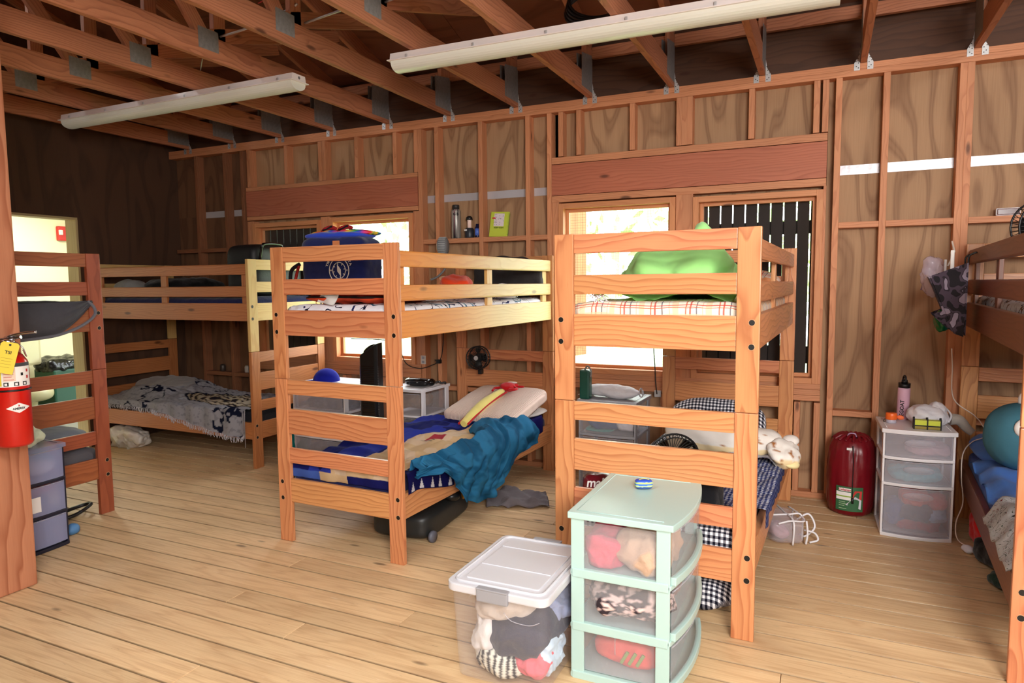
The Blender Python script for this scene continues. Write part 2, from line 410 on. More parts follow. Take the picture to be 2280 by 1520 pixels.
# back wall: sheathing with openings for the two window pairs
W1=(-5.18,-3.185,.66,2.16); W2=(-1.964,-.018,.66,2.13)
PY=D+.089
b=B()
def sheet_(x0,x1,z0,z1): b.box(((x0+x1)/2,PY+.008,(z0+z1)/2),(x1-x0,.016,z1-z0),g='z')
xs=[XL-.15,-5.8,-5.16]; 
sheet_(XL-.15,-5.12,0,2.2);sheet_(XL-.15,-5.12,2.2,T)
wbl=b.build('wall_back_corner',ply('shaded_corner_plywood',(118,82,56),(84,54,36)),kind='structure'); b=B()  # same sheathing in a darker tone: the corner's dimness is painted in
for (x0,x1,z0,z1) in (W1,W2):
    sheet_(x0+.03,x1-.03,0,z0+.02); sheet_(x0+.0,(x0+x1)/2,2.075,T); sheet_((x0+x1)/2,x1-.0,2.075,T)
for x0,x1 in ((-3.215,-2.59),(-2.59,-1.94),(-.045,.72),(.72,1.94),(1.94,XR)):
    sheet_(x0,x1,0,2.2); sheet_(x0,x1,2.2,T)
wall=b.build('wall_back',M_ply,kind='structure')
def P(name,c,d,m=None,g='x',bev=.002,par=None,R=None):
    return B().box(c,d,bev,g,R).build(name,m or M_stud,par or wall)
sd=.087; SY=D+sd/2
full=[-5.844,-5.45,-3.183,-3.018,-2.605,-2.185,-2.002,.022,.295,.703,.741,1.35,1.96,2.57]
M_studd=wood('shaded_stud',(150,96,64),(112,66,42),ring=20,rough=.65,contrast=.5,knots=.3)  # darker copy of the stud pine, corner shade put into its colour
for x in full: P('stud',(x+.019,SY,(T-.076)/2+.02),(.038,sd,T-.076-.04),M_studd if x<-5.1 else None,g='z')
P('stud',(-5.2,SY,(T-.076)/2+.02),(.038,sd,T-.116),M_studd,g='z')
for x,z0 in ((-4.66,2.44),(-4.254,2.44),(-4.21,2.44),(-3.845,2.44),(-3.436,2.44),(-3.221,2.44),(-5.13,2.44)): P('cripple_stud',(x+.019,SY,(T-.076+z0)/2),(.038,sd,T-.076-z0-.001),g='z')
for x in (-1.907,-1.761,-1.346,-1.006,-.968,-.930,-.515,-.109,-.056): P('cripple_stud',(x+.019,SY,(T-.076+2.46)/2),(.038,sd,T-.076-2.46-.001),g='z')
for x in (-1.926,-1.5,-1.1,-.6,-.18,-.056,-5.14,-4.66,-4.05,-3.6,-3.24): P('cripple_stud',(x+.019,SY,.35),(.038,sd,.62),g='z')
P('top_plate',((XL+XR)/2,SY,T-.019),(XR-XL,sd+.002,.0375)); P('top_plate',((XL+XR)/2,SY-.001,T-.057),(XR-XL,sd+.002,.0375))
P('sole_plate',((XL+XR)/2,SY,.019),(XR-XL,sd-.004,.038))
# headers
P('header_beam',((-5.16-3.185)/2,SY-.002,2.28),(1.965,sd,.24),M_hdr); P('header_plate',((-5.16-3.185)/2,SY,2.42),(1.965,sd,.036)); P('header_plate',((-5.16-3.185)/2,SY,2.14),(1.965,sd,.036))
P('header_beam',((-1.964-.018)/2,SY-.002,2.283),(1.942,sd,.235),M_hdr); P('header_plate',((-1.964-.018)/2,SY,2.43),(1.942,sd,.05)); P('header_plate',((-1.964-.018)/2,SY,2.137),(1.942,sd,.05))
# blocking rows
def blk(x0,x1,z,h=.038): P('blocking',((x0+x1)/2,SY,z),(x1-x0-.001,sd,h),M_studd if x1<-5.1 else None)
for x0,x1 in ((-6.15,-5.844),(-5.806,-5.45),(-5.412,-5.2),(-3.145,-3.018),(-2.98,-2.605),(-2.567,-2.185),(-2.147,-2.002),(.06,.295),(.333,.703),(.779,1.35),(1.388,1.96)):
    blk(x0,x1,1.85)
for x0,x1 in ((-5.806,-5.45),(-5.412,-5.2),(-3.145,-3.018),(-2.98,-2.605),(-2.567,-2.185),(.06,.295),(.779,1.35)): blk(x0,x1,.6)
M_strap=plain('seam_tape',(205,203,208),.35,.3,.15,30)
for x0,x1 in ((-3.145,-3.018),(-2.98,-2.605),(-2.567,-2.185),(-2.147,-2.002),(.06,.295),(.333,.703),(.779,1.35),(-5.806,-5.45),(-5.412,-5.2),(1.388,1.96)):
    P('strap',((x0+x1)/2,PY-.003,2.215),(x1-x0-.002,.003,.062),M_strap,bev=0)
# windows
def window(name,x0,x1,z0,z1,dark):
    w=B()
    w.box((x0-.02,SY-.004,(z0+z1)/2),(.04,sd+.012,z1-z0+.08),.002,'z').box((x1+.02,SY-.004,(z0+z1)/2),(.04,sd+.012,z1-z0+.08),.002,'z')
    w.box(((x0+x1)/2,SY-.004,z1+.02),(x1-x0,sd+.012,.04),.002).box(((x0+x1)/2,SY-.004,z0-.02),(x1-x0,sd+.012,.04),.002)
    o=w.build(name,M_frame,kind='structure')
    ins=B()
    for a in (x0+.012,x1-.012): ins.box((a,SY+.03,(z0+z1)/2),(.024,.03,z1-z0),.002,'z')
    for a in (z0+.012,z1-.012): ins.box(((x0+x1)/2,SY+.03,a),(x1-x0-.048,.03,.024),.002)
    ins.build('stop_moulding',M_frame,o)
    if dark:
        n=9; p=(x1-x0)/n
        for i in range(n+1):
            a=x0-.04+ i*p; B().box((a+p/2-.0,PY+.06,(z0+z1)/2),(p-.009,.02,z1-z0+.16),.002,'z').build('shutter_board',M_dark,o)
        B().box(((x0+x1)/2,PY+.085,1.86),(x1-x0+.1,.03,.09)).build('shutter_batten',M_dark,o)
        B().box(((x0+x1)/2,PY+.085,.97),(x1-x0+.1,.03,.12)).build('shutter_batten',M_dark,o)
    return o
window('window_1',-5.04,-4.29,.83,2.05,True)
w2=window('window_2',-4.10,-3.285,.83,2.06,False)
w3=window('window_3',-1.865,-1.045,.83,2.06,False)
window('window_4',-.84,-.075,.83,2.05,True)
# insect screen wires in window 3
sc=B()
for i in range(1,40): sc.box((-1.865+i*.0205,PY+.01,1.445),(.0009,.0009,1.23))
for i in range(1,60): sc.box((-1.455,PY+.011,.83+i*.0205),(.82,.0009,.0009))
sc.build('insect_screen',M_screen,w3)
for nm,x0,x1 in (('trim_2',-5.16,-3.19),('trim_3',-1.96,-.02)):
    t=B()
    for z in (.771,.731,.691): t.box(((x0+x1)/2,SY-.001,z),(x1-x0,sd,.0385),.002)
    xm=(-4.195 if x0<-3 else -.9425)
    t.build(nm,M_stud,kind='structure')
for nm,x,z in (('trim_4',-4.195,1.45),('trim_5',-.9425,1.45)):
    t=B(); 
    w_= .11 if x<-3 else .12
    t.box((x,SY+.003,z),(w_,sd,1.33),.002,'z').build(nm,M_stud,kind='structure')
for nm,x,w_ in (('trim_6',-5.12,.075),('trim_7',-3.214,.06),('trim_8',-1.934,.055),('trim_9',-.0265,.018)):
    B().box((x,SY+.003,1.45),(w_,sd-.004,1.33),.002,'z').build(nm,M_stud,kind='structure')
# left wall with doorway
DY0,DY1,DZ=3.05,3.98,2.10
b=B()
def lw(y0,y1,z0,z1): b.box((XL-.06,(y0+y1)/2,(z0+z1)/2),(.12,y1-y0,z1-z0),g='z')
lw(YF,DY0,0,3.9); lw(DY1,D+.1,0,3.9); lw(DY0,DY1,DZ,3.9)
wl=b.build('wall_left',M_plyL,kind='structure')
M_jamb=wood('pale_jamb',(206,186,138),(180,150,98),ring=12,rough=.55,contrast=.35,knots=.1)
d=B(); d.box((XL-.06,DY1+.009,DZ/2),(.15,.02,DZ),.002,'z').box((XL-.06,DY0-.009,DZ/2),(.15,.02,DZ),.002,'z').box((XL-.06,(DY0+DY1)/2,DZ+.009),(.15,DY1-DY0+.036,.02),.002,'y')
d.build('door_1',M_jamb,kind='structure')
# front and right walls behind the camera, closed shed
M_plyB=ply('rear_plywood',(120,92,68),(92,66,46))
B().box(((XL+XR)/2,YF-.05,1.9),(XR-XL,.1,3.8),g='z').build('wall_front',M_plyB,kind='structure')
B().box((XR+.05,(YF+D)/2,1.9),(.1,D-YF+.2,3.8),g='z').build('wall_right',M_plyB,kind='structure')
# wash room beyond the doorway
M_cream=plain('cream_wall',(232,226,190),.7,0,.1,60)
b=B(); b.box((-8.35,4.2,1.3),(.1,4,2.6)); b.build('wall_washroom_far',M_cream,kind='structure')
B().box((-7.3,6.0,1.3),(2.1,.1,2.6)).build('wall_washroom_side',M_cream,kind='structure')
B().box((-7.3,2.0,1.3),(2.1,.1,2.6)).build('wall_washroom_near',M_cream,kind='structure')
B().box((-7.33,4.0,-.02),(2.0,4,.04)).build('floor_washroom',plain('grey_floor',(150,148,140),.5),kind='structure')
B().box((-7.33,4.0,2.65),(2.0,4,.1)).build('ceiling_washroom',M_cream,kind='structure')
# ------------------------------------------------------------ roof
SL=math.tan(math.radians(18.4)); Z0=3.235; YR=.4
def roofz(y): return Z0+(D-y)*SL if y>=YR else Z0+(D-YR)*SL-(YR-y)*SL
b=B()
a1=math.atan(SL)
for k in range(4):
    for j in range(8):
        y1=D+.35-k*1.22; y0=y1-1.215
        if y0<YR: y0=YR
        if y1<=YR: continue
        x0=XL-.1+j*1.22; x1=min(x0+1.216,XR)
        ym=(y0+y1)/2; ln=(y1-y0)/math.cos(a1)
        b.box(((x0+x1)/2,ym,Z0+(D-ym)*SL+.098),(x1-x0,ln,.014),R=Matrix.Rotation(-a1,3,'X'))
ln=(YR-YF+.3)/math.cos(a1); ym=(YR+YF-.3)/2
b.box(((XL+XR)/2,ym,roofz(ym)+.098),(XR-XL+.2,ln,.014),R=Matrix.Rotation(a1,3,'X'))
ce=b.build('ceiling',M_roof,kind='structure')
def beam2(b,X,p0,p1,w,t=.038,g='y'):
    """board of width w between (y,z) points in the plane x=X"""
    (y0,z0),(y1,z1)=p0,p1; L=math.hypot(y1-y0,z1-z0); a=math.atan2(z1-z0,y1-y0)
    b.box((X,(y0+y1)/2,(z0+z1)/2),(t,L,w),.002,'y',R=Matrix.Rotation(a,3,'X'))
names=['at the far left corner','second from the left corner','third from the left corner','fourth from the left corner','fifth from the left corner','sixth, ending just left of the shelf with the steel bottle','seventh, ending above the steel bottle shelf','eighth, crossing above the long fluorescent light','ninth, above the bright window','tenth, above the shutter window','eleventh, above the red sack','twelfth, above the shelf studs at right','outermost at the right edge']
def truss(X,lab):
    r=thing('roof_truss',lab,'truss',(X,D,T),group='roof trusses')
    def o(bb,n,m=M_truss): return bb.build(n,m,r)
    bb=B(); beam2(bb,0,(-D+D+0,.07),(-(D-YF)+.05,.07),.138); o(bb,'bottom_chord')
    h=Z0-T
    for s_ in (1,):
        bb=B(); beam2(bb,0,(.0,h+.03),(YR-D,h+.03+(D-YR)*SL),.12); o(bb,'top_chord')
        bb=B(); beam2(bb,0,(YR-D,h+.03+(D-YR)*SL),(YF-D+.05,h+.03+(D-YR)*SL-(YR-YF)*SL+.02),.12); o(bb,'top_chord')
    bb=B(); beam2(bb,0,(-.075,.145),(-.075,h-.02),.138,.036); o(bb,'heel_block')
    # webs at panel points
    def web(y0,z0,y1,z1,w=.089): bb=B(); beam2(bb,0,(y0-D,z0-T),(y1-D,z1-T),w,.036); o(bb,'web')
    rz=lambda y: roofz(y)-.04
    for yj in (3.2,1.5,-.4,-2.1):
        web(yj,2.98,yj,rz(yj))
        if yj>YR: web(yj-.1,2.98,yj-1.0,rz(yj-1.0)); 
        else: web(yj+.1,2.98,yj+1.0,rz(yj+1.0))
    web(3.1,3.0,4.35,rz(4.35)-.02)
    for s_ in (-1,1):
        for yj in ((3.11,1.42) if s_>0 else ()):
            g=B(); g.box((s_*.0195,yj-D,2.985-T),(.0012,.15,.125)); g.build('gusset_plate',M_galv,r)
        g=B(); g.prism([(-.245,.03),(-.005,.03),(-.005,.30),(-.245,.26)],-.0006,.0006,Matrix(((0,0,1),(1,0,0),(0,1,0))).to_4x4()@Matrix.Translation((0,0,s_*.0198))); g.build('gusset_plate',M_galv,r)
        # hurricane tie: little perforated leaf flaring onto the plate
        g=B()
        p=[(s_*.021,.10),(s_*.03,.045),(s_*.055,.0),(s_*.055,-.045),(s_*.021,-.045)]
        g.prism(p,-.0007,.0007,Matrix(((1,0,0),(0,0,-1),(0,1,0))).to_4x4()); ob=g.build('hurricane_tie',M_galvl,r,loc=(0,-.004,0))
        hl=B()
        for (a,c) in ((.028,.055),(.034,.03),(.045,.01),(.03,0),(.042,-.02),(.03,-.03)): hl.cyl((s_*a,-.0012,c),(s_*a,-.0002,c),.0034,n=8)
        hl.build('nail_hole',M_ink,ob,loc=(0,-.0,0))
    return r
order=['leftmost roof truss, nearly touching the dark left wall','second roof truss from the left corner, plates in deep shadow','third roof truss from the left, crossed by the shorter-looking tube light','fourth roof truss from the left, above the middle of the left tube light','fifth roof truss from the left, crossed near the end of the left tube light','sixth roof truss from the left, passing just beyond the left tube light end','seventh roof truss from the left, ending above the stud beside the steel bottle','eighth roof truss from the left, crossed by the left end of the long tube light','ninth roof truss from the left, landing above the bright right-hand window','tenth roof truss from the left, landing above the mullion of the right window pair','eleventh roof truss from the left, landing above the slatted shutter window','twelfth roof truss from the left, landing above the red sack bay','thirteenth roof truss from the left, landing over the doubled stud at right']
vis=sorted([x for x in TX if x<1.2])
for i,X in enumerate(vis): truss(X,order[min(i,12)]).__setitem__('group','open roof trusses over the bunks')
# eave boards and blocking between trusses
for i,(a,c) in enumerate(zip(vis,vis[1:]+[vis[-1]+.6096])):
    P('eave_blocking',((a+c)/2,D-.0,3.19),(c-a-.04,.038,.08),M_truss)
P('eave_board',((XL+XR)/2-.1,PY+.03,T+.22),(XR-XL+.3,.035,.50),M_block)
M_cover=plain('roof_cover',(60,40,30),.9)
for s_,y0,y1 in ((-1,YR,D+.5),(1,YF-.4,YR)):
    ym=(y0+y1)/2; B().box(((XL+XR)/2,ym,roofz(ym)+.16),(XR-XL+.6,(y1-y0)/math.cos(a1)+.04,.03),R=Matrix.Rotation(s_*a1,3,'X')).build('roof_cover',M_cover,ce)
# conduits and wires in the truss space
M_cond=plain('flexible_conduit',(196,196,200),.35,.8,.3,200)
def conduit(pts,label,m=M_cond,r=.007,name='conduit',cat='conduit'):
    o=B().tube(pts,r).build(name,m); tag(o,label,cat); return o
# ------------------------------------------------------------ bunk beds
W=.882; PW=.091; PT=.028; J=.956; H=1.703
BED={'a':(-1.1166,2.874,-1.49,2.045),'b':(-2.8748,2.9456,-1.86,2.04),'e':(-4.1759,4.0353,90.136,1.96),'f':(-4.2734,2.0147,90.47,1.86),'g':(.6443,2.9273,-3.52,2.03)}
def bp(k,u,v,z):
    x,y,a,L=BED[k]; a=math.radians(a); return Vector((x+u*math.cos(a)-v*math.sin(a),y+u*math.sin(a)+v*math.cos(a),z))
def ba(k): return math.radians(BED[k][2])
def make_bed(k,label,mats,guard,fm=None):
    """mats: posts lower, posts upper, lower side, upper side"""
    x,y,a,L=BED[k]; mlo,mup,msl,msu=mats
    r=thing('bunk_bed',label,'bunk bed',(x,y,0),math.radians(a),'wooden bunk beds')
    for v0,foot in ((PT/2,True),(L-PT/2,False)):
        sgn=-1 if foot else 1
        for ui,u in enumerate((PW/2,W-PW/2)):
            pb=.031 if ui==0 else W-.031
            for (z0,z1,m,bz) in ((0,J-.001,mlo,(.353,.257)),(J+.001,H,mup,(1.322,1.224))):
                o=B().box((u,v0,(z0+z1)/2),(PW,PT,z1-z0),.004,'z').build('post',m,r)
                for z in bz:
                    yy=v0+sgn*(PT/2+.0006); h=B().cyl((pb,yy-sgn*.0012,z),(pb,yy,z),.0122,n=20,col=C(14,10,8))
                    h.tube([(pb+.0128*math.cos(t*PI/4),yy-sgn*.0006,z+.0128*math.sin(t*PI/4)) for t in range(8)],.0014,6,closed=True,sub=2,col=C(200,150,110)); h.build('bolt',M_vp,o)
        for (z0,z1,m) in ((1.617,1.701,mup),(1.436,1.522,mup),(1.205,1.348,mup),(.868,.952,mlo),(.638,.782,mlo),(.468,.555,mlo),(.238,.376,mlo)):
            B().box((W/2,v0+ (.001 if foot else -.001),(z0+z1)/2),(W-2*PW-.0015,PT-.006,z1-z0),.003,'x').build('end_rail',m,r)
    for u,side in ((.031,0),(W-.031,1)):
        for (z0,z1,m) in ((.238,.376,msl),(1.205,1.348,msu)):
            B().box((u,L/2,(z0+z1)/2),(.034,L-2*PT-.002,z1-z0),.004,'y').build('side_rail',m,r)
            B().box((u+(.03 if side==0 else -.03),L/2,z0+.02),(.026,L-2*PT-.05,.03),.002,'y').build('ledger_strip',M_bedm,r)
    for z in (.268,1.235):
        b=B()
        for i in range(14): b.box((W/2,.1+i*(L-.2)/13,z+.012),(W-.11,.07,.018),.002,'x')
        b.build('slat_base',M_bedw,r)
    for side in guard:
        u=.014+.0125 if side==0 else W-.014-.0125
        ui=u+.024 if side==0 else u-.024
        for z0,z1 in ((1.578,1.664),(1.400,1.486)):
            B().box((u,L/2+.0,(z0+z1)/2),(.025,L-2*PT-.012,z1-z0),.01,'y').build('guard_rail',msu if fm is None else fm,r)
        for v in (.08,L/2+.04,L-.1):
            B().box((ui,v,1.435),(.022,.07,.44),.003,'z').build('guard_cleat',msu if fm is None else fm,r)
    return r
make_bed('a','orange pine bunk bed behind the mint green drawers, green blanket on its top bunk',(M_bed,M_bed,M_bed,M_bed),(1,))
make_bed('b','orange pine bunk bed with pale yellow guard rails and a navy camp bag on top',(M_bed,M_bed,M_bed,fade_mat()),(1,))
make_bed('e','bunk bed in the dark back left corner with a pale upper end panel',(M_bedm,M_bedp,M_bedm,M_bedm),(0,))
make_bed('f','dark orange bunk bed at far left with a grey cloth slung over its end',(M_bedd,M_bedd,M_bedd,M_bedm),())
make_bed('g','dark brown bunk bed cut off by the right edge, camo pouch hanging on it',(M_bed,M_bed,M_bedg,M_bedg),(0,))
def mattress(k,zt,zb,label,m,colf=None,nm='mattress',wr=.006,over=0):
    x,y,a,L=BED[k]
    u0,u1,v0,v1=.055,W-.055,.038,L-.038
    def blob():
        b=B(); nu,nv=40,90
        def fn(s,t):
            # s around the section, t along length
            e=min(t,1-t)*(v1-v0); r=.045
            ins=r-math.sqrt(max(0,r*r-max(0,r-e)**2)) if e<r else 0
            hw=(u1-u0)/2-ins; hh=(zt-zb)/2-ins*.6
            th=2*PI*s; cx=math.copysign(abs(math.cos(th))**.28,math.cos(th)); cz=math.copysign(abs(math.sin(th))**.4,math.sin(th))
            uu=(u0+u1)/2+hw*cx; vv=v0+t*(v1-v0); zz=(zt+zb)/2+hh*cz
            if cz>0: zz+=wr*nz(uu*7,vv*7,3)+wr*.6*nz(uu*25,vv*9,1)
            return Vector((uu,vv,zz))
        b.sheet(fn,nu*2,nv,(lambda s,t: colf(fn(s,t))) if colf else None)
        a_=[fn(i/40,0) for i in range(40)]; c_=[fn(i/40,1) for i in range(40)]
        f0=b.bm.faces.new([b.bm.verts.new(p) for p in a_]); f1=b.bm.faces.new([b.bm.verts.new(p) for p in c_[::-1]])
        if colf:
            for f in (f0,f1):
                for v in f.verts: v[b.c]=colf(v.co)
        return b
    o=blob().build(nm,m,loc=(x,y,0),rz=math.radians(a)); tag(o,label,'mattress','mattresses on the bunks'); del o['group']
    return o
# procedural sheet prints
def doodle(name,base,inks,scale,thr=.05,th2=None):
    m,nt,b=newmat(name); L=nt.links.new
    tc=N(nt,'ShaderNodeTexCoord'); c=s2l(base)
    for i,(ink,sc,t) in enumerate(inks):
        nn=N(nt,'ShaderNodeTexNoise',i_Scale=sc,i_Detail=1.0); mp=N(nt,'ShaderNodeVectorMath',operation='ADD'); L(tc.outputs['Object'],mp.inputs[0]); mp.inputs[1].default_value=(i*3.7,i*1.9,i)
        L(mp.outputs[0],nn.inputs['Vector'])
        k=math_(nt,'ABSOLUTE',math_(nt,'SUBTRACT',nn.outputs['Fac'],.5)); k=math_(nt,'LESS_THAN',k,t)
        vn=N(nt,'ShaderNodeTexNoise',i_Scale=sc*.8); L(mp.outputs[0],vn.inputs['Vector']); k=math_(nt,'MULTIPLY',k,math_(nt,'GREATER_THAN',vn.outputs['Fac'],.53))
        c=mix(nt,k,c,s2l(ink))
    L(c,b.inputs['Base Color']); b.inputs['Roughness'].default_value=.9; b.inputs['Specular IOR Level'].default_value=.2
    n=N(nt,'ShaderNodeTexNoise',i_Scale=9.0,i_Detail=3.0); L(tc.outputs['Object'],n.inputs['Vector']); bump(nt,b,n.outputs['Fac'],.7,.02)
    return m
M_doodle=doodle('doodle_sheet',(238,238,244),[((30,36,84),9,.022),((60,120,150),5,.016),((24,26,50),14,.018)],1)
M_dash=doodle('dash_sheet',(232,236,238),[((40,60,60),30,.014),((130,40,40),24,.010),((30,70,50),38,.012)],1)
def plaid(name):
    m,nt,b=newmat(name); L=nt.links.new
    tc=N(nt,'ShaderNodeTexCoord'); sp=N(nt,'ShaderNodeSeparateXYZ'); L(tc.outputs['Object'],sp.inputs[0])
    wob=N(nt,'ShaderNodeTexNoise',i_Scale=3.0); L(tc.outputs['Object'],wob.inputs['Vector']); wv=math_(nt,'MULTIPLY',wob.outputs['Fac'],.08)
    c=s2l((240,232,214))
    ax=math_(nt,'ADD',sp.outputs[0],wv); ay=math_(nt,'ADD',math_(nt,'ADD',sp.outputs[1],sp.outputs[2]),wv)
    for o in (ax,ay):
        for per,off,wd,ink,st in ((.14,0,.18,(244,206,160),.7),(.14,.5,.05,(206,60,44),.85),(.14,.62,.03,(206,60,44),.85),(.14,.3,.035,(70,70,96),.8),(.07,.2,.04,(230,150,90),.6)):
            fr=math_(nt,'FRACT',math_(nt,'ADD',math_(nt,'DIVIDE',o,per),off)); k=math_(nt,'MULTIPLY',math_(nt,'LESS_THAN',fr,wd),st)
            c=mix(nt,k,c,s2l(ink))
    L(c,b.inputs['Base Color']); b.inputs['Roughness'].default_value=.9
    n=N(nt,'ShaderNodeTexNoise',i_Scale=8.0,i_Detail=3.0); L(tc.outputs['Object'],n.inputs['Vector']); bump(nt,b,n.outputs['Fac'],.6,.02)
    return m
M_plaid=plaid('plaid_sheet')
M_ging=checks('black_gingham',(240,240,244),(14,14,30),46,46)
M_gingb=checks('blue_gingham',(236,238,246),(28,44,120),50,50)
mattress('a',1.405,1.26,'bunk mattress under an orange and red plaid sheet, top bunk beside the bright window',M_plaid)
mattress('a',.455,.295,'lower bunk mattress in black and white gingham, behind the mint drawers',M_ging)
mattress('b',1.380,1.26,'bunk mattress under a white sheet with navy doodles, below the navy camp bag',M_doodle)
mattress('b',.455,.295,'lower bunk mattress hidden under the blue and teal blankets',M_navy)
mattress('e',1.40,1.26,'dark blue mattress on the top bunk in the back left corner',M_navy)
mattress('e',.45,.295,'dark mattress under the fringed woven throw',plain('black_ticking',(22,22,28),.8,0,.3,30))
mattress('f',1.40,1.26,'mattress on the far left top bunk above the slung grey cloth',plain('charcoal_ticking',(58,58,62),.9,0,.3,30))
mattress('f',.45,.295,'dim grey mattress on the far left lower bunk',plain('grey_ticking',(88,86,92),.9,0,.3,30))
mattress('g',1.40,1.26,'top bunk mattress at right edge in a shiny pale blue and brown sheet',doodle('marbled_sheet',(196,206,214),[((110,84,70),10,.03),((70,84,100),16,.02)],1))
mattress('g',.45,.295,'lower bunk mattress at right edge in a bright blue fitted sheet',cloth('bright_blue_sheet',(38,92,196),.4,12))

def at(k,u,v,z): return bp(k,u,v,z)
# ------------------------------------------------------------ bed B, lower bunk: blankets, pillow, toy
Bx,By,Ba,BL=BED['b']
def bed_obj(bld,k,name,m,label,cat,group=None):
    x,y,a,L=BED[k]; o=bld.build(name,m,loc=(x,y,0),rz=math.radians(a)); return tag(o,label,cat,group)
def bedthing(k,name,label,cat,group=None):
    x,y,a,L=BED[k]; return thing(name,label,cat,(x,y,0),math.radians(a),group)
# blue blanket with cream figure, spread flat and tucked at the foot
navy=C(30,34,112); royal=C(52,68,186); lblue=C(86,120,214); cream=C(244,214,168); cream2=C(250,226,196); white=C(244,244,250); pink=C(206,66,84)
def bl_col(u,v):
    w=nz(u*3.1,v*2.2,4)*.06
    if v<.075:
        if u<.30+w: return lblue
        if u<.45+w: return cream
        return navy
    inner=.47+w-.07*math.exp(-((v-.87)/.12)**2)+.10*sm(.95,1.3,v)-.12*(1-sm(.1,.5,v)); outer=.92
    if v>1.30: return navy if u>.3 else royal
    if inner<u<outer:
        if .80<v<.93 and .50<u<.60: return pink
        if (abs(v-.785)<.006 or abs(v-.755)<.005) and .49<u<.60: return C(30,26,40)
        return cream if nz(u*6,v*6,9)>-.1 else cream2
    return royal if nz(u*4,v*3,7)>-.2 else C(28,34,120)
def bl_fn(s,t):
    u=.058+s*(W-.116); v=.03+t*1.38; vv=v
    if v<.115: return Vector((u,.030-.006*math.sin((v-.03)/.085*PI)-.004*math.sin(u*40),.385+(v-.03)/.085*.092+.006*nz(u*12,v*20)))
    z=.475+.012*nz(u*5,v*4,2)+.012*nz(u*9,v*4,5)+ .010*math.sin(v*26+6*nz(u*2,v*2,8))*sm(.2,.5,v)
    z+= .02*math.exp(-((u-.3)/.25)**2)*sm(.3,.6,v)
    u=.035+s*(W-.07) if v>.2 else u
    v=.03+(v-.115)/(1.38-.085)*1.38
    z-= .05*(1-sm(.03,.08,u))
    return Vector((u,v,z))
b=B().sheet(bl_fn,200,340,lambda s,t: bl_col(.035+s*(W-.07),.03+t*1.38),th=.006)
bed_obj(b,'b','blanket',M_vc,'royal blue fleece blanket with a cream print spread over the lower bunk','blanket')
# navy spotted edge + teal blanket spilling over the right rail
edge=[(0.03,.47),(.15,.465),(.30,.45),(.42,.33),(.52,.22),(.67,.16),(.85,.15),(1.0,.2),(1.12,.29),(1.3,.33),(1.5,.345),(1.62,.36),(1.75,.40)]
def edz(v):
    for (a,za),(c,zc) in zip(edge,edge[1:]):
        if a<=v<=c: return za+(zc-za)*sm(0,1,(v-a)/(c-a))
    return edge[-1][1]
def teal_fn(s,t):
    v=.10+t*1.42; uin=.84-.26*sm(.85,1.25,v)+.03*nz(v*5,1)
    top=W-.01+.012; zt=.505+.012*nz(v*5,s*4,3)
    wid=top-uin; drop=max(.05,zt-edz(v)+.01); tot=wid+drop; d=s*tot
    fold=.022*math.sin(v*15+s*6+5*nz(v*1.2,s*1.6,7))*(.5+.8*s)+.007*math.sin(v*31+s*9+4*nz(v*3,s*3))
    if d<wid:
        u=uin+d; z=zt+.05*math.sin(PI*min(1,d/wid*.8))+fold*.8+.012*nz(u*8,v*8,1)
        z-=.03*(1-sm(0,.05,d))
    else:
        q=(d-wid); u=top+.03+.06*math.sin(min(1,q/.10)*PI/2)*sm(0,.15,t)+abs(fold)*.9-.03*q/drop; z=zt-q-.0+fold*.25
    return Vector((u,v,z))
def teal_col(s,t):
    n=nz(s*5,t*9,3); 
    k=sm(-.35,.3,n); A=C(34,104,146); Z=C(58,142,190)
    return tuple(A[i]*(1-k)+Z[i]*k for i in range(3))+(1,)
b=B().sheet(teal_fn,110,200,lambda s,t: teal_col(s,t),th=.006)
bed_obj(b,'b','blanket',M_vc,'teal fleece blanket bunched along and hanging over the lower bunk rail','blanket')
# navy fleece with white triangles showing at foot corner and near the pillow
def navy_fn(v0,v1,uin,dropf):
    def fn(s,t):
        v=v0+t*(v1-v0); top=W+.0; zt=.487; wid=top-uin; dr=dropf(v); tot=wid+dr; d=s*tot
        if d<wid: return Vector((uin+d,v,zt+.012*nz(d*9,v*9,2)-.02*(1-sm(0,.04,d))))
        q=d-wid; return Vector((top+.008*math.sin(min(1,q/.05)*PI/2)+.006*math.sin(v*30),v,zt-q))
    return fn
def tri_col(s,t): 
    q=(t*5.0)%1
    if .70<s<.97 and abs(q-.5)<.22*(s-.70)/.27: return white
    return C(24,22,92)
b=B().sheet(navy_fn(.035,.50,.80,lambda v:.11+.07*sm(.1,.5,v)),60,90,tri_col,th=.005)
bed_obj(b,'b','throw',M_vc,'dark navy fleece edged with white triangles at the foot corner of the lower bunk','blanket')
b=B().sheet(navy_fn(1.40,1.80,.45,lambda v:.16-.02*v),50,50,lambda s,t: white if (.3<s<.34 or .48<s<.52) and .1<t<.22 else C(28,22,100),th=.005)
bed_obj(b,'b','throw',M_vc,'indigo fleece end tucked beside the ribbed pillow','blanket')
